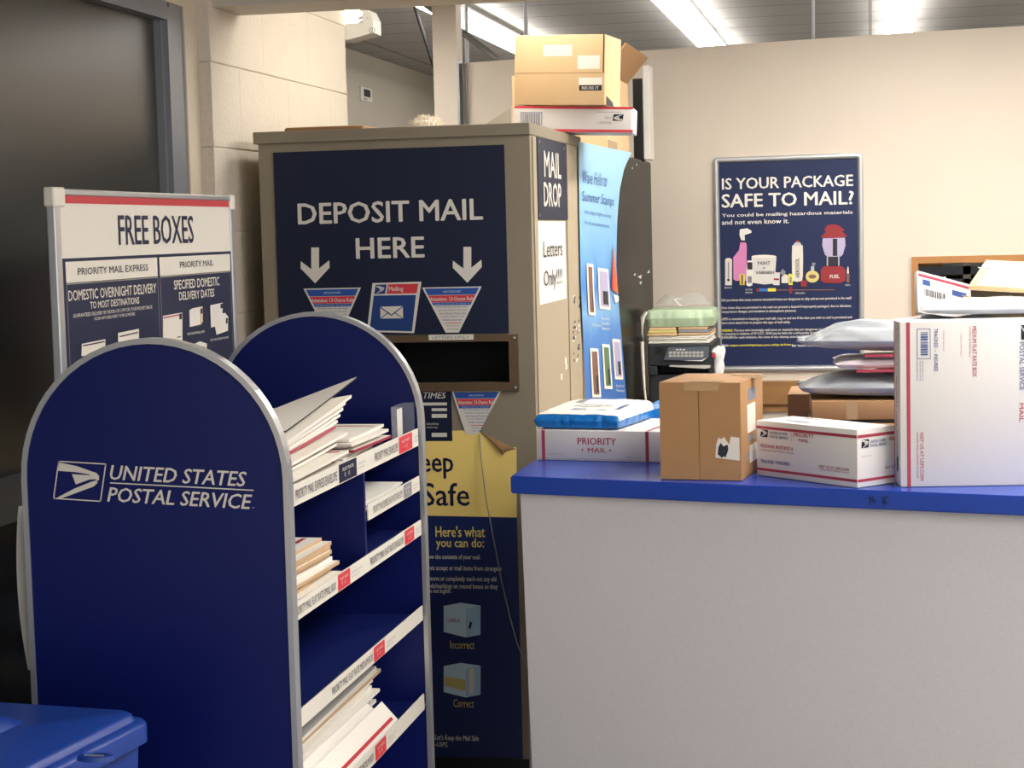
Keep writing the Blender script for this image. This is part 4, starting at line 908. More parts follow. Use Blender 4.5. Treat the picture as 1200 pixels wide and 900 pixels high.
# flat priority box with the blue parcel on it
A0, A1 = aZ(627, 539, CT), aZ(772.5, 542.5, CT); yawA = math.degrees(math.atan2(A1.y - A0.y, A1.x - A0.x))
A0 = A0 + Vector((.006, 0, 0))
o, F, Sd, T_, M = carton('priority_box', 'flat white priority mail box lying under the blue and white parcel', 'box', A0, yawA, .345, .30, .076, 'box_white')
w_, h_ = .345, .076
for x in (.013, .283): F.rect('red_stripe', 'print_red', x, 0.001, x + .0085, h_ - .001)
F.text('box_lettering', 'print_red', 'PRIORITY', .158, .041, .10, .017, .03, al='c'); F.text('box_lettering', 'print_red', 'MAIL', .158, .022, .048, .011, .03, al='c')
for x in (.120, .192):
    F.poly('star', 'print_red', [(x + .004 * (1 if k % 2 == 0 else .42) * math.cos(math.pi / 2 + k * math.pi / 5), .0275 + .004 * (1 if k % 2 == 0 else .42) * math.sin(math.pi / 2 + k * math.pi / 5)) for k in range(10)], 1)
F.text('box_lettering', 'print_grey', 'PRESS FIRMLY TO SEAL', .03, .014, .04, .0025); F.text('box_lettering', 'print_grey', 'PRESS FIRMLY TO SEAL', .232, .010, .04, .0025)
F.rect('fold_line', 'print_grey', .001, .0045, w_ - .001, .0052)
T_.rect('red_stripe', 'print_red', .283, .001, .2915, .299); T_.rect('red_stripe', 'print_red', .013, .001, .0215, .299); T_.rect('flap_seam', 'print_grey', .02, .262, .33, .2632)
F.build(o); T_.build(o)

def pillow(name, label, cat, c, L, W, H, yaw, m, seed=1, wr=.006, seam=.3, nu=36, nv=24, pw=.5, ex=3.2, slope=0, group=None, roll=0, crimp=.0, taper=0):
    """stuffed bag lying flat: c = centre of its underside"""
    M = Matrix.Translation(c) @ Matrix.Rotation(R(yaw), 4, 'Z') @ Matrix.Rotation(R(roll), 4, 'Y'); mb = MB(); off = Vector((seed * 3.7, seed * 1.3, 0))
    top = []; bot = []
    for i in range(nu + 1):
        for j in range(nv + 1):
            u, v = 2 * i / nu - 1, 2 * j / nv - 1
            e = (max(0, 1 - abs(u) ** ex) ** pw) * (max(0, 1 - abs(v) ** ex) ** pw)
            n_ = MN.noise(Vector((u * 3.2, v * 2.2, 0)) + off) + .6 * MN.noise(Vector((u * 9 + v * 4, v * 5, 2)) + off)
            cr = 1 - .10 * (1 - e) * abs(MN.noise(Vector((u * 4, v * 4, 5)) + off))
            tp = 1 - taper * max(0, -u - .25) ** 1.5; x, y_ = u * L / 2 * cr, v * W / 2 * cr * tp
            n_ += .5 * abs(math.sin(7 * math.atan2(v, u + 1.25) + 3 * off.x)) * max(0, .3 - u) if taper else 0
            zb = H * seam * (1 - e ** .6); ztop = H * seam + H * (1 - seam) * e + wr * n_ * (.35 + e) + slope * (v + 1) / 2 * e
            if crimp: ztop -= crimp * max(0, abs(u) - .78) * 4
            top.append(Vector((x, y_, max(ztop, zb + .002)))); bot.append(Vector((x, y_, zb)))
    q = H / max(p.z for p in top)
    for p in top + bot: p.z *= q
    N = nv + 1; k = len(top); fs = []
    for i in range(nu):
        for j in range(nv):
            a = i * N + j; fs += [[a, a + N, a + N + 1, a + 1], [k + a, k + a + 1, k + a + N + 1, k + a + N]]
    for i in range(nu): fs += [[i*N, k + i*N, k + (i+1)*N, (i+1)*N], [i*N + nv, (i+1)*N + nv, k + (i+1)*N + nv, k + i*N + nv]]
    for j in range(nv): fs += [[j, j + 1, k + j + 1, k + j], [nu*N + j, k + nu*N + j, k + nu*N + j + 1, nu*N + j + 1]]
    mb.add([M @ p for p in top + bot], fs)
    fn = lambda u, v: M @ (top[min(nu, max(0, round((u + 1) / 2 * nu))) * N + min(nv, max(0, round((v + 1) / 2 * nv)))])
    return tag(obj(name, mb, m, M=M, smooth=50), label, cat, group), top, M, N, nu, nv
def patch(parent, name, m, data, i0, i1, j0, j1, lift=.0008):
    o, top, M, N, nu, nv = data; mb = MB(); mb.flat = True; vs = []; fs = []; w2 = j1 - j0 + 1
    for i in range(i0, i1 + 1):
        for j in range(j0, j1 + 1): vs.append(M @ (top[i * N + j] + Vector((0, 0, lift))))
    for i in range(i1 - i0):
        for j in range(j1 - j0): a = i * w2 + j; fs.append([a, a + w2, a + w2 + 1, a + 1])
    mb.add(vs, fs); return obj(name, mb, m, parent, smooth=50)
pk = pillow('poly_parcel', 'bright blue plastic parcel with white label sheet on the flat priority box', 'parcel', (-.696, 4.60, CT + .0775), .225, .30, .050, yawA, 'poly_blue', 3, .002, .5, 40, 36, .25, 9, slope=.014)
lb = patch(pk[0], 'label_sheet', 'paper', pk, 1, 40, 1, 36, .0012)
for (i0, i1, j0, j1) in ((14, 22, 6, 7), (14, 20, 9, 10), (26, 31, 6, 7), (12, 30, 14, 15), (12, 28, 18, 19), (15, 33, 24, 24), (8, 12, 22, 30), (34, 36, 8, 20)): patch(lb, 'label_print', 'print_blue' if j0 < 12 else 'print_grey', pk, i0, i1, j0, j1, .0022)

# brown box
B0, B1 = aZ(773.5, 562, CT), aZ(862, 566.7, CT); yawB = math.degrees(math.atan2(B1.y - B0.y, B1.x - B0.x)) * .8
wB = (B1 - B0).length * 1.01; dB, hB = .24, .222
u_ = Vector((math.cos(R(yawB)), math.sin(R(yawB)), 0)); v_ = Vector((-u_.y, u_.x, 0))
o, F, Sd, T_, M = carton('brown_box', 'tall plain brown cardboard box with torn white label on its front', 'box', B0 + v_ * .004, yawB, wB, dB, hB, 'kraft', skew=15)
Tm = Matrix.Translation((0, 0, 0))
fl = MB(); xs = wB * .49
fl.prism([M @ Vector(p) for p in ((.001, -.0035, .001), (xs - .0006, -.0035, .001), (xs - .0006, -.0035, hB * .45), (xs - .0028, -.0035, hB - .001), (.001, -.0035, hB - .001))], M.to_3x3() @ Vector((0, .0033, 0)))
obj('front_flap', fl, 'kraft', o)
fl = MB().prism([M @ Vector(p) for p in ((xs + .0006, -.0035, .001), (wB - .001, -.0035, .001), (wB - .001, -.0035, hB - .001), (xs + .0012, -.0035, hB - .001), (xs + .0006, -.0035, hB * .45))], M.to_3x3() @ Vector((0, .0033, 0)))
obj('front_flap', fl, 'kraft', o)
F.O = F.O - v_ * .0036
F.poly('torn_label', 'letter_white', [(wB * .69, .052), (wB * .985, .046), (wB * .985, .098), (wB * .88, .100), (wB * .86, .082), (wB * .80, .099), (wB * .755, .094), (wB * .73, .098), (wB * .70, .08)])
F.poly('label_picture', 'ink', [(wB * .72, .060), (wB * .77, .052), (wB * .80, .056), (wB * .815, .052), (wB * .85, .070), (wB * .845, .082), (wB * .79, .078), (wB * .76, .086), (wB * .73, .076)], 1)
F.rect('tape', 'tape', wB * .32, hB - .020, wB * .74, hB - .002)
T_.rect('tape', 'tape', wB * .32, .001, wB * .74, .030); T_.poly('tape', 'kraft_dark', [(wB * .68, .115), (wB * .98, .10), (wB * .99, .135), (wB * .7, .150)]); T_.rect('tape', 'tape', wB * .42, .165, wB * .8, .19)
Sd.rect('side_label', 'letter_white', .06, .10, .15, .165); Sd.rect('side_label', 'letter_white', .08, .03, .20, .07)
for a in ((.07, .172, .16, .20), (.07, .08, .13, .094), (.05, .04, .07, .06)): Sd.rect('side_print', 'print_grey', *a)
F.build(o); T_.build(o); Sd.build(o)

# regional box
C0, C1 = aZ(887, 557, CT), aZ(1005, 572.5, CT); yawC = math.degrees(math.atan2(C1.y - C0.y, C1.x - C0.x))
wC, dC, hC = (C1 - C0).length, .118, .127
o, F, Sd, T_, M = carton('regional_box', 'white priority mail box with two red stripes between the brown box and the tall box', 'box', C0, yawC, wC, dC, hC, 'box_white')
for D_ in (F, Sd):
    L = wC if D_ is F else dC
    D_.rect('red_stripe', 'print_red', .001, hC - .019, L - .001, hC - .0125); D_.rect('red_stripe', 'print_red', .001, .0125, L - .001, .0185)
f = wC / 118
eagle(F, (.014, .090), (.037, .090), (.0165, .1065), 'letter_white', 'sign_navy', border=False, l=2)
F.text('box_lettering', 'print_blue', 'UNITED STATES', .044, .0985, .056, .0062, .02, .15); F.text('box_lettering', 'print_blue', 'POSTAL SERVICE', .044, .0895, .058, .0062, .02, .15)
F.rect('rule', 'print_grey', .112, .087, .1128, .108); F.text('box_lettering', 'print_red', 'PRIORITY', .120, .0985, .062, .0085, .03); F.text('box_lettering', 'print_red', 'MAIL', .135, .088, .032, .0065, .03)
F.text('box_lettering', 'print_red', 'REGIONAL RATE BOX A', .014, .066, .104, .0078, .02); F.text('box_lettering', 'print_red', 'FOR DOMESTIC AND INTERNATIONAL USE', .014, .0585, .107, .0035)
F.text('box_lettering', 'print_blue', 'TRACKED', .014, .031, .042, .0075, .02); F.rect('bullet', 'print_blue', .0605, .0335, .0635, .0365); F.text('box_lettering', 'print_blue', 'INSURED', .067, .031, .040, .0075, .02)
F.text('box_lettering', 'print_red', 'VISIT US AT USPS.COM', .196, .035, .09, .0062, .02); F.text('box_lettering', 'print_red', 'ORDER FREE SUPPLIES ONLINE', .2, .030, .086, .003)
eagle(Sd, (.012, .086), (.034, .086), (.014, .104), 'letter_white', 'sign_navy', border=False, l=2)
Sd.text('box_lettering', 'print_blue', 'UNITED STATES', .039, .0945, .05, .006, .02, .15); Sd.text('box_lettering', 'print_blue', 'POSTAL SERVICE', .039, .086, .052, .006, .02, .15)
Sd.rect('rule', 'print_grey', .096, .084, .0967, .104); Sd.text('box_lettering', 'print_red', 'PRI', .1, .0945, .016, .0075, .03); Sd.text('box_lettering', 'print_red', 'Label # 4', .012, .066, .03, .003); Sd.text('box_lettering', 'print_red', 'VISIT US', .084, .034, .03, .0055, .02)
for a in ((.06, .03, .13, .045), (.10, .02, .15, .03), (.21, .02, .26, .03), (.06, .088, .12, .1)): T_.rect('top_print', 'print_grey', *a)
F.build(o); Sd.build(o); T_.build(o)

# tall flat rate box standing on end
D0 = aZ(1055.5, 571.4, CT); yawD = 3.5; wD, dD, hD = .35, .086, .356
o, F, Sd, T_, M = carton('flat_rate_box', 'large white medium flat rate box standing on end at the counter edge', 'box', D0 + Vector((0, .002, 0)), yawD, wD, dD, hD, 'box_white', skew=8)
kx = lambda x: (x - 1055.5) * .001785; kz = lambda yy: (571.4 - yy) * .001838
F.rect('red_stripe', 'print_red', kx(1063.4), .001, kx(1067.8), hD - .001)
F.frame('barcode_box', 'print_blue', kx(1076), kz(421.5), kx(1092), kz(386), .0012)
barcode(F, 'barcode', 'print_blue', kx(1080.5), kz(417), kx(1089), kz(389), 16, vert=True, seed=5)
F.text('box_lettering', 'print_blue', 'TRACKED  -  INSURED', kx(1096.5), kz(386), .092, .0075, .02, rot=1)
F.text('box_lettering', 'print_red', 'MEDIUM FLAT RATE BOX', kx(1141.5), kz(384.5), .108, .009, .02, rot=1); F.text('box_lettering', 'print_red', 'FOR DOMESTIC AND INTERNATIONAL USE', kx(1137.6), kz(384.5), .066, .0038, rot=1)
for x in (1107, 1127.5): F.text('box_lettering', 'print_red', 'SCHEDULE A FREE PICKUP', kx(x), kz(389 if x < 1110 else 392), .043 if x < 1110 else .05, .0026, rot=1)
for x in (1075.5, 1079, 1082): F.text('box_lettering', 'print_blue', 'PS00001000013 EP14F', kx(x), kz(423.5), .042, .0024, rot=1)
F.text('box_lettering', 'print_red', 'VISIT US AT USPS.COM', kx(1079), kz(506.5), .105, .0075, .02, rot=1); F.text('box_lettering', 'print_red', 'ORDER FREE SUPPLIES ONLINE', kx(1075), kz(506.5), .10, .0034, rot=1)
eagle(F, (kx(1199), kz(384)), (kx(1199), kz(401)), (kx(1215), kz(385)), 'letter_white', 'sign_navy', border=False, l=2)
F.text('box_lettering', 'print_blue', 'UNITED STATES', kx(1206), kz(404), .10, .010, .02, rot=1); F.text('box_lettering', 'print_blue', 'POSTAL SERVICE', kx(1197), kz(404), .102, .010, .02, rot=1)
F.text('box_lettering', 'print_red', 'PRIORITY', kx(1204), kz(470), .11, .014, .03, rot=1); F.text('box_lettering', 'print_red', 'MAIL', kx(1196.5), kz(475), .04, .009, .03, rot=1)
F.build(o)
Ls = Deco(M.translation + M.to_3x3() @ Vector((0, dD, 0)), M.to_3x3() @ Vector((0, -1, 0)), (0, 0, 1), .0006)
Ls.frame('side_label', 'print_grey', .030, .262, .062, .34, .0015); Ls.text('box_lettering', 'print_grey', 'Flat Rate', .038, .325, .05, .012, rot=1); Ls.text('box_lettering', 'print_red', 'PRIORITY MAIL', .036, .235, .11, .014, .03, rot=1); Ls.rect('side_emblem', 'sign_navy', .036, .030, .060, .062); Ls.text('box_lettering', 'print_blue', 'POSTAL SERVICE', .04, .12, .055, .014, rot=1)
Ls.rect('red_stripe', 'print_red', .004, .001, .010, hD - .001)
Ls.build(o)

# pile behind the white boxes: cartons, mailers, parcels
def plain(name, label, cat, P, yaw, w_, d_, h_, m, z, tape=True, tilt=None, lab=None):
    o, F, Sd, T_, M = carton(name, label, cat, P, yaw, w_, d_, h_, m, z=z, tilt=tilt)
    if tape:
        F.rect('tape', 'tape', w_ * .40, .001, w_ * .53, h_ - .001)
    if lab: T_.rect('address_label', lab, w_ * .1, d_ * .1, w_ * .7, d_ * .85)
    F.build(o); T_.build(o); return o
plain('brown_carton', 'plain brown carton at the back of the counter, its end showing beside the mailers', 'box', (-.217, 4.735), 0, .29, .24, .135, 'kraft', CT, False)
plain('flat_brown_carton', 'lower of two flat brown cartons under the grey mailers', 'box', (-.150, 4.43), 3, .232, .26, .090, 'kraft', CT)
plain('flat_brown_carton', 'upper of two flat brown cartons under the grey mailers', 'box', (-.146, 4.44), 3, .205, .26, .046, 'kraft', CT + .0985)
tag(obj('gap_shade_slab', MB().bbox(-.14, .08, 4.45, 4.72, CT + .0912, CT + .0978, .002), 'black', M=Matrix.Translation((0, 4.58, CT + .0912))), 'thin black slab for the shade in the gap between the two flat brown cartons', 'gap shade')  # black slab standing in for the shade in the gap between cartons
plain('support_carton', 'brown carton hidden mostly behind the tall white flat rate box', 'box', (.105, 4.40), 0, .46, .34, .146, 'kraft', CT, False)
z = CT + .1465
def zmax(o): return max((o.matrix_world @ v.co).z for v in o.data.vertices)
m1 = pillow('poly_mailer', 'lowest grey plastic mailer of the pile, lying on the brown cartons', 'mailer', (.16, 4.60, z + .001), .69, .30, .064, 2, 'poly_grey', 5, .007, .45, 60, 34, .55, 3, crimp=.012, taper=.35)[0]
z2 = zmax(m1)
m2 = pillow('poly_mailer', 'thin pinkish white mailer squeezed between two grey mailers', 'mailer', (.19, 4.60, z2 + .0065), .58, .28, .030, 1, 'poly_pink', 9, .003, .45, 40, 22, .35, 5)[0]
z3 = zmax(m2)
for (zz_, x0, nm) in ((z2 + .0035, -.04, 0), (z3 + .0035, -.02, 1)):
    e = MB().bbox(x0, .42, 4.452, 4.475, zz_ - .003, zz_ + .003, .001); tag(obj('red_envelope', e, 'print_red', M=Matrix.Translation((.2, 4.46, zz_))), ('lower' if nm == 0 else 'upper') + ' thin red envelope edge showing between the grey mailers', 'envelope')
m3 = pillow('poly_mailer', 'biggest grey plastic mailer on top of the mailer pile with a puckered corner', 'mailer', (.17, 4.60, z3 + .0065), .71, .31, .088, 1, 'poly_grey', 14, .011, .40, 70, 40, .75, 2.3, crimp=.02, taper=.5)[0]
z4 = zmax(m3)
m4 = pillow('poly_mailer', 'bright white padded mailer on top of the big grey mailer', 'mailer', (.415, 4.64, z4 + .0005), .60, .32, .040, -2, 'poly_white', 21, .006, .4, 44, 26, .45, 4)[0]
z5 = zmax(m4)
o, F, Sd, T_, M = carton('leaning_priority_box', 'flat white priority box with a red stripe leaning in front of the opening', 'box', (.105, 4.83), 0, .165, .12, .018, 'box_white', z=1.360, tilt=(62, 33))
T_.rect('red_stripe', 'print_red', .002, .104, .163, .112); barcode(T_, 'barcode', 'ink', .02, .052, .085, .072, 14, seed=8); T_.rect('print_block', 'print_blue', .105, .074, .15, .09); T_.rect('print_block', 'print_blue', .015, .082, .038, .098); T_.build(o)
q = [aY(*p, 4.95) for p in ((1083, 331), (1108, 324), (1112, 341))]
tag(obj('white_card', MB().prism([q[0], q[1], q[2], Vector((q[2].x, 4.95, CT + .0005)), Vector((q[0].x, 4.95, CT + .0005))], (0, .003, 0)), 'paper', M=Matrix.Translation((q[0].x, 4.95, CT))), 'bright white card standing behind the leaning priority box', 'card')
q = [aY(*p, 4.92) for p in ((1098, 339), (1137, 347.5))]
tag(obj('kraft_envelope', MB().prism([q[0], q[1], Vector((q[1].x, 4.92, CT + .0005)), Vector((q[0].x, 4.92, CT + .0005))], (0, .006, 0)), 'kraft_light', M=Matrix.Translation((q[0].x, 4.92, CT))), 'tan kraft envelope standing behind the leaning priority box', 'envelope')
o, F, Sd, T_, M = carton('labelled_carton', 'tan carton with a big white label tilted towards the room on the pile', 'box', (.235, 4.70), 0, .26, .16, .014, 'kraft_light', z=z5 + .012, tilt=(24, 0), skew=-38)
T_.poly('address_label', 'paper', [(.026, .003), (.25, .003), (.338, .121), (.120, .121)]); T_.rect('label_print', 'print_grey', .06, .08, .10, .086, 1); T_.build(o)
o = pillow('blue_mailer', 'bright blue plastic mailer lying behind the brown box', 'mailer', (-.50, 4.84, CT + .001), .24, .20, .115, 0, 'poly_blue', 31, .01, .3, 24, 18, .4, 4)[0]
o, F, Sd, T_, M = carton('red_box', 'small red box on the counter behind the brown box', 'box', (-.335, 4.50), 0, .085, .06, .068, 'print_red', z=CT); F.rect('printed_band', 'red', .004, .004, .081, .02); F.build(o)

# ------------------------------------------------------------------ boxes on top of the cabinets
P0 = aY(602, 152, 5.86); P1 = aY(737, 157, 5.80)
rl = 2.4; P0.z = max(P1.z + math.tan(R(rl)) * (P1.x - P0.x), TOPZ + .004 + math.tan(R(rl)) * (CX1 + .01 - P0.x))
o, F, Sd, T_, M = carton('flat_priority_box', 'flat white priority box with red edges lying upside down on the deposit cabinet', 'box', (P0.x, P0.y), -9, (P1.x - P0.x) * .995, .30, .083, 'box_white', z=P0.z, tilt=(0, rl), skew=26)
Lw = (P1.x - P0.x) * 1.01
F.rect('red_stripe', 'strip_red', .001, .001, Lw - .001, .009); F.rect('red_stripe', 'strip_red', .001, .074, Lw - .001, .082)
F.frame('barcode_box', 'print_blue', .022, .022, .092, .062, .002); barcode(F, 'barcode', 'print_grey', .028, .025, .087, .058, 14, seed=3)
eagle(F, (.355, .058), (.323, .058), (.352, .037), 'letter_white', 'sign_navy', border=False, l=2)
# upside-down lettering
for s_, xx, yy, w2, h2 in (('PRIORITY', .315, .035, .044, .008), ('MAIL', .315, .050, .022, .007)):
    vs, fs, asp = glyphs(s_, .02, 0); F.mb('box_lettering', 'print_grey', True).add([F.P(xx - a_ * w2, yy - b_ * h2, 1) for a_, b_ in vs], fs)
F.rect('rule', 'print_grey', .27, .064, .345, .0655)
Bt = Deco(M.translation, M.to_3x3() @ Vector((1, 0, 0)), M.to_3x3() @ Vector((0, -1, 0)), .0006)
F.build(o)
Q = Matrix(M); ztop = (M @ Vector((.0035, .006, .083))).z
o2, F, Sd, T_, M2 = carton('kraft_carton', 'large tan cardboard carton with white labels on the flat priority box', 'box', (M @ Vector((.0035, .006, .0)))[:2], -9, .302, .20, .222, 'kraft_light', z=ztop + .0015, tilt=(0, rl), skew=5)
kx = lambda x: (x - 602) / 113 * .302; kz = lambda yy: (124.5 - yy) / 84 * .222
for a in ((638, 66, 674, 52.5), (681, 81.5, 708.5, 65.5), (683, 100.5, 711.5, 92)): F.rect('white_label', 'paper', kx(a[0]), kz(a[1]) , kx(a[2]), kz(a[3]))
F.rect('dark_label', 'ink', kx(683.5), kz(107.5), kx(711.5), kz(101)); F.text('label_lettering', 'letter_white', 'REUSE IT', kx(687), kz(106), kx(708) - kx(687), kz(102.5) - kz(106), .02)
F.rect('flap_gap', 'slot_dark', kx(712.2), kz(86), kx(713.6), kz(40)); F.rect('flap_seam', 'kraft', .002, kz(86.5), .30, kz(85.8))
Sd.poly('side_print', 'ink', [(.02, .0), (.12, .0), (.10, .014), (.02, .03)]); F.build(o2); Sd.build(o2)
# tall open box on the black cabinet
ob = thing('open_box', 'tan cardboard box with raised flaps standing on the black cabinet', 'box', (-1.15, 7.2, BZ))
x0, x1, y0, y1, z0, z1 = -1.33, -.972, 6.86, 7.5, BZ + .0005, 2.185
t = .005
obj('wall_panel', MB().box(x0, x1, y0, y0 + t, z0, z1).box(x0, x1, y1 - t, y1, z0, z1).box(x0, x0 + t, y0 + t, y1 - t, z0, z1).box(x1 - t, x1, y0 + t, y1 - t, z0, z1).box(x0 + t, x1 - t, y0 + t, y1 - t, z0, z0 + t), 'kraft_light', ob)
obj('flap', MB().prism([(x1 - .003, y0 + .01, z1), (x1 - .003, y1 - .01, z1), (x1 + .085, y1 + .0, z1 + .105), (x1 + .078, y0 + .015, z1 + .105)], (-.004, 0, .004)), 'kraft', ob)
obj('flap', MB().prism([(x1 - .10, y1 - .006, z1), (x1 - .004, y1 - .006, z1), (x1 - .02, y1 + .015, z1 + .13), (x1 - .10, y1 + .015, z1 + .13)], (0, .004, 0)), 'kraft_light', ob)
D = Deco((x1, 0, 0), (0, 1, 0), (0, 0, 1), .0008)
a, b = D.px(738.5, 146), D.px(743, 130); D.frame('dark_emblem', 'sign_navy', a[0], a[1], b[0], b[1], .012); D.rect('tape', 'tape', y0 + .01, z0 + .002, y0 + .28, z0 + .04); D.build(ob)
xa, xb = aY(745.5, 150, 8.05).x, aY(757, 150, 8.05).x
tag(obj('folder_box', MB().bbox(xa, xb, 7.95, 8.06, BZ + .0005, 2.245, .004), 'black', M=Matrix.Translation((xa, 8, BZ))), 'black folder box standing on the black cabinet against the wall', 'folder box')
tag(obj('foam_board', MB().bbox(xb + .001, xb + .032, 7.95, 8.07, BZ + .0005, 2.30, .003), 'white', M=Matrix.Translation((xb, 8, BZ))), 'white foam board standing on the black cabinet beside the wall', 'board')
# grey cardboard leaning
a, b, c_ = aY(548, 145, 6.03), aY(602, 126, 6.03), aY(602, 150, 6.03)
tag(obj('grey_board', MB().prism([(a.x, 6.03, TOPZ + .0005), (c_.x - .012, 6.03, TOPZ + .0005), (c_.x - .012, 6.03, b.z - .002), (a.x, 6.03, TOPZ + .012)], (0, .012, 0)), 'grey_card', M=Matrix.Translation((b.x, 6.03, TOPZ))), 'grey-brown cardboard wedge standing on the deposit cabinet behind the flat priority box', 'cardboard')

# ------------------------------------------------------------------ printer corner
tb = thing('work_table', 'plain table under the black printer beside the wall', 'table', (-.6, 7.8, 0))
obj('tabletop', MB().bbox(-.955, -.62, 7.45, 8.3, .80, .835, .004), 'kraft_dark', tb)
for x in (-.94, -.67):
    for y_ in (7.5, 8.24): obj('leg', MB().box(x, x + .04, y_, y_ + .04, 0, .80), 'duct_grey', tb)
pr = thing('printer', 'black office printer with a grey key panel, piled with papers', 'printer', (-.79, 7.75, .835))
PYf = 7.6
x0, x1 = aY(759.5, 430, PYf).x, aY(835, 430, PYf).x
zt = aY(790, 403, PYf).z; zc0 = aY(790, 422, PYf).z
b0, b1 = aY(770, 440, PYf), aY(830, 428.5, PYf)
mb = MB().bbox(x0, x1, PYf + .02, PYf + .42, .8505, b0.z, .006).bbox(x0, b0.x, PYf, PYf + .42, b0.z, b1.z, .004).bbox(b1.x, x1, PYf, PYf + .42, b0.z, b1.z, .004).bbox(b0.x - .002, b1.x + .002, PYf + .15, PYf + .42, b0.z, b1.z, .002).bbox(x0, x1, PYf, PYf + .42, b1.z, zt, .006)
obj('body', mb, 'printer_black', pr)
obj('foot_base', MB().box(x0 + .01, x1 - .01, PYf + .03, PYf + .4, .8352, .8505), 'black', pr)
obj('output_tray', MB().prism([aY(784, 429.6, PYf - .01), aY(826, 432.2, PYf - .01), aY(832, 431, PYf - .01), aY(832, 428, PYf - .01), aY(785, 428, PYf - .01)], (0, .14, 0)), 'key_grey', pr)
kp = obj('control_panel', MB().prism([aY(778, 421.5, PYf - .012), aY(823, 423.3, PYf - .012), aY(830.5, 418, PYf - .012), aY(830.5, 406.5, PYf - .012), aY(783, 407, PYf - .012)], (0, .03, 0)), 'printer_grey', pr)
D = Deco((0, PYf - .012, 0), (1, 0, 0), (0, 0, 1), .001)
for k in range(9):
    x = 783.5 + k * 4.6
    for q, yy in enumerate((418.3, 414.6)): D.ppoly('key', 'key_grey', [(x, yy), (x + 3.6, yy), (x + 4.4, yy - 2.8), (x + .9, yy - 2.8)])
for k in range(3): D.ppoly('indicator', 'letter_white', [(792 + k * 4, 410.5), (794.5 + k * 4, 410.5), (795 + k * 4, 409), (792.5 + k * 4, 409)])
D.ppoly('panel_edge', 'white', [(800, 422.4), (823, 423.3), (829, 419), (822, 422)]); D.build(kp)
D = Deco((0, PYf, 0), (1, 0, 0), (0, 0, 1), .001); D.prect('dark_window', 'black', (767.5, 415.5), (777, 407)); D.build(pr)
# papers on the printer
def slab(name, label, cat, p, q, m, y0=PYf + .02, dep=.30, r=.004, zb=None):
    a, b = aY(*p, y0), aY(*q, y0); return tag(obj(name, MB().bbox(a.x, b.x, y0, y0 + dep, zb if zb else a.z, b.z, r), m, M=Matrix.Translation(((a.x + b.x) / 2, y0, a.z))), label, cat)
z0 = zt + .0006; zA = aY(790, 393.5, PYf + .02).z; zB = aY(790, 383.6, PYf + .02).z; zC = aY(790, 364, PYf + .02).z
xa, xb, xm, xc = aY(759, 400, PYf).x, aY(831, 400, PYf).x, aY(793, 390, PYf).x, aY(758, 390, PYf).x
ps = thing('paper_stack', 'white paper stack with worn edges directly on the printer', 'paper stack', ((xa + xb) / 2, PYf + .2, z0))
for k in range(4):
    h = (zA - z0) / 4; obj('ream', MB().bbox(xa + .003 * (k % 2), xb - .004 * (k % 3), PYf + .012 + .004 * (k % 2), PYf + .34, z0 + k * h, z0 + (k + 1) * h - .0008, .003), 'paper' if k % 2 else 'letter_white', ps)
np_ = thing('tan_newspaper_pile', 'yellowed folded papers under the green plastic on the printer', 'paper pile', (xc, PYf + .2, zA))
for k in range(3):
    h = (zB - zA) / 3; obj('folded_paper', MB().bbox(xc + .004 * k, xm - .003 * k, PYf + .01 + .004 * k, PYf + .33, zA + k * h + .0003, zA + (k + 1) * h - .0006, .003), 'kraft_light' if k != 1 else 'amber', np_)
np_ = thing('grey_newspaper_pile', 'greyish folded papers beside the yellowed papers on the printer', 'paper pile', (xb, PYf + .2, zA))
for k in range(3):
    h = (zB - zA) / 3; obj('folded_paper', MB().bbox(xm + .004, xb - .004 * k, PYf + .014 + .004 * k, PYf + .33, zA + k * h + .0003, zA + (k + 1) * h - .0006, .003), 'print_grey' if k == 1 else 'kraft_edge', np_)
gp = pillow('green_package', 'pale green plastic wrapped paper package on top of the printer pile', 'package', ((xa + xb) / 2 + .004, PYf + .17, zB + .0005), xb - xa + .035, .32, zC - zB + .006, 1, 'green_plastic', 41, .003, .5, 30, 20, .18, 10)[0]
zg = zmax(gp)
a, b = aY(769, 362, PYf + .1), aY(833, 346, PYf + .1)
cb = MB(); cb.grid(lambda u, v: Vector((a.x + (b.x - a.x) * (u + .06 * math.sin(7 * v)), PYf + .06 + .20 * v, zg + .014 + (b.z - zg) * max(0, (math.sin(math.pi * v) ** .6) * (.45 + .55 * abs(math.sin(5.2 * u + 1.2))) * min(1, 5 * u, 5 * (1 - u))))), 26, 14, thick=(0, 0, .0012))
clear = tag(obj('plastic_bag', cb, 'clear_plastic', M=Matrix.Translation(((a.x + b.x) / 2, PYf + .15, zg)), smooth=True), 'crumpled clear plastic bag on top of the green package', 'plastic bag')
q = [aY(*p, PYf + .055) for p in ((789.5, 350), (800, 348.5), (792, 352), (800, 358.5), (797.5, 359), (790, 352.5))]
obj('white_handle', MB().prism(q, (0, .004, 0)), 'white', clear, label='white bag handle')
wb = [aY(*p, PYf - .02) for p in ((758, 365), (753.5, 372), (752.5, 400), (754, 430), (755.5, 455))]
tag(obj('white_cable', MB().tube([Vector((v.x, PYf - .03, v.z)) for v in wb] + [Vector((wb[-1].x + .01, PYf - .03, .838))], [.006, .010, .008, .007, .005, .004], 8), 'letter_white', M=Matrix.Translation((wb[-1].x, PYf, .838)), smooth=True), 'white cable bundle hanging down the side of the printer', 'cable')
a = aY(836, 415, PYf + .04)
bag = MB(); bag.lathe([(.004, -.085), (.018, -.08), (.024, -.05), (.020, -.025), (.027, -.005), (.030, .012), (.024, .026), (.015, .032), (.004, .034)], (0, 0, 0), 18)
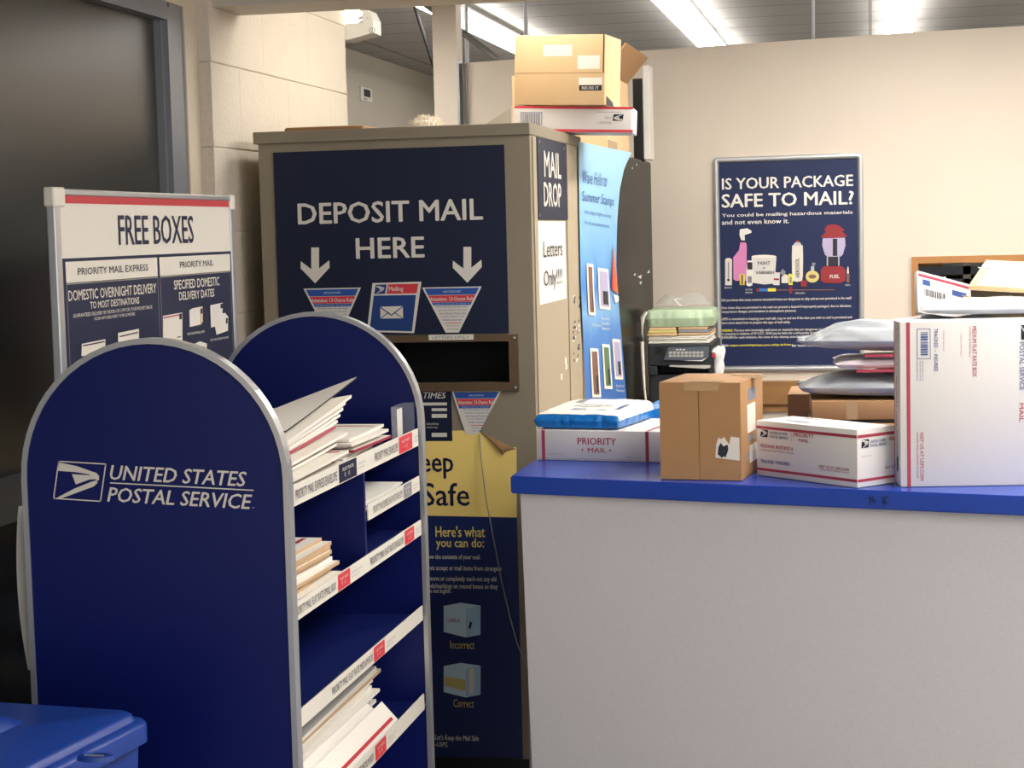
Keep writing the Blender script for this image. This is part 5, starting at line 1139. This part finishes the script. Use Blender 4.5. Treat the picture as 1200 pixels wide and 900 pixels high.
bag.v = [Vector((a.x + .024, PYf + .02, a.z)) + v * (1 + .35 * MN.noise(v * 60)) + Vector((.012 * MN.noise(Vector((v.z * 40, 1, 2))), 0, 0)) for v in bag.v]
wb_ = tag(obj('white_bag', bag, 'poly_white', M=Matrix.Translation((a.x, PYf + .02, a.z)), smooth=True), 'small crumpled white plastic bag hanging at the printer corner beside the framed poster', 'plastic bag')
D = Deco((0, PYf - .008, 0), (1, 0, 0), (0, 0, 1), .001); D.prect('red_label', 'print_red', (834.5, 419), (838.5, 414)); D.build(wb_)

# ------------------------------------------------------------------ fittings seen above the cabinets
em = thing('emergency_light', 'white emergency light with a glowing round lamp fixed behind the block pillar', 'wall light', (-1.9, 6.45, 2.36))
q = [aY(*p, 6.46) for p in ((398, 47.5), (410, 48), (440.5, 39.5), (440, 24), (435, 13), (428, 13.5), (427, 28), (398, 29))]
obj('housing', MB().prism([Vector((v.x, 6.424, v.z)) for v in q], (0, .11, 0)), 'fixture_white', em)
c_ = aY(411, 17.5, 6.46); A_ = Matrix.Rotation(R(90), 3, 'X') @ Matrix.Diagonal((1.25, .85, 1))
obj('lamp', MB().lathe([(.001, .04), (.02, .036), (.034, .024), (.04, .0), (.034, -.03)], (c_.x, 6.455, c_.z), 20, axis=A_), 'lamp_glow', em, smooth=True)
c2 = aY(425, 17, 6.46)
obj('bracket', MB().tube([(c2.x - .02, 6.44, c2.z - .018), (c2.x + .012, 6.43, c2.z - .012), (c2.x + .016, 6.43, c2.z + .008), (c2.x - .004, 6.44, c2.z + .016)], .006, 8), 'duct_grey', em)
D = Deco((0, 6.424, 0), (1, 0, 0), (0, 0, 1), .0008); D.ptext('test_mark', 'print_grey', '(2)', (433, 39.5), (439.5, 32), .02); D.ptext('test_mark', 'print_grey', 'o', (429.5, 22.5), (431.8, 20.3)); D.build(em)
sX = -3.85
q = [aX(*p, sX + .01) for p in ((424.5, 103.5), (437.5, 103.5), (432.5, 117.5), (421, 119))]
zl, zh = (q[2].z + q[3].z) / 2, (q[0].z + q[1].z) / 2; yl, yh = q[3].y, q[1].y
ws = thing('wall_notice', 'small white notice with a black square on the far grey side wall', 'notice', (sX, (yl + yh) / 2, zl))
obj('card', MB().box(sX + .0005, sX + .012, yl + .05, yh - .05, zl, zh), 'letter_white', ws)
D = Deco((sX + .012, 0, 0), (0, 1, 0), (0, 0, 1), .001); D.rect('dark_square', 'ink', yl + .13, zl + .035, yh - .1, zh - .012); D.rect('caption', 'print_grey', yl + .12, zl + .012, yh - .2, zl + .022); D.build(ws)
p, q = aY(486, 8, 10.5), aY(514, 95, 10.5); up = (p - q).normalized()
tag(obj('ceiling_brace', MB().tube([q, p + up * ((CEIL - p.z) / up.z)], .011, 8), 'black', M=Matrix.Translation(q), smooth=True), 'thin black brace rod slanting down from the ceiling behind the cream post', 'rod')
p, q = aY(500, 6, 8.56), aY(583, 69, 8.56); up = (p - q).normalized()
tag(obj('conduit', MB().tube([q, p + up * ((CEIL - p.z) / up.z)], .016, 10), 'duct_grey', M=Matrix.Translation(q), smooth=True), 'grey conduit slanting down from the ceiling in front of the strip lights', 'conduit')
for x, nm in ((546, 'beside the cream post'), (616, 'behind the tan carton'), (953, 'above the wall between two strip lights')):
    p = aY(x, 20, 10.2); tag(obj('hanger_rod', MB().tube([(p.x, 10.2, 2.45 if x != 953 else 2.5), (p.x, 10.2, CEIL)], .012 if x != 953 else .008, 8), 'duct_grey', M=Matrix.Translation((p.x, 10.2, 2.5)), smooth=True), 'grey vertical rod from the ceiling ' + nm, 'rod')
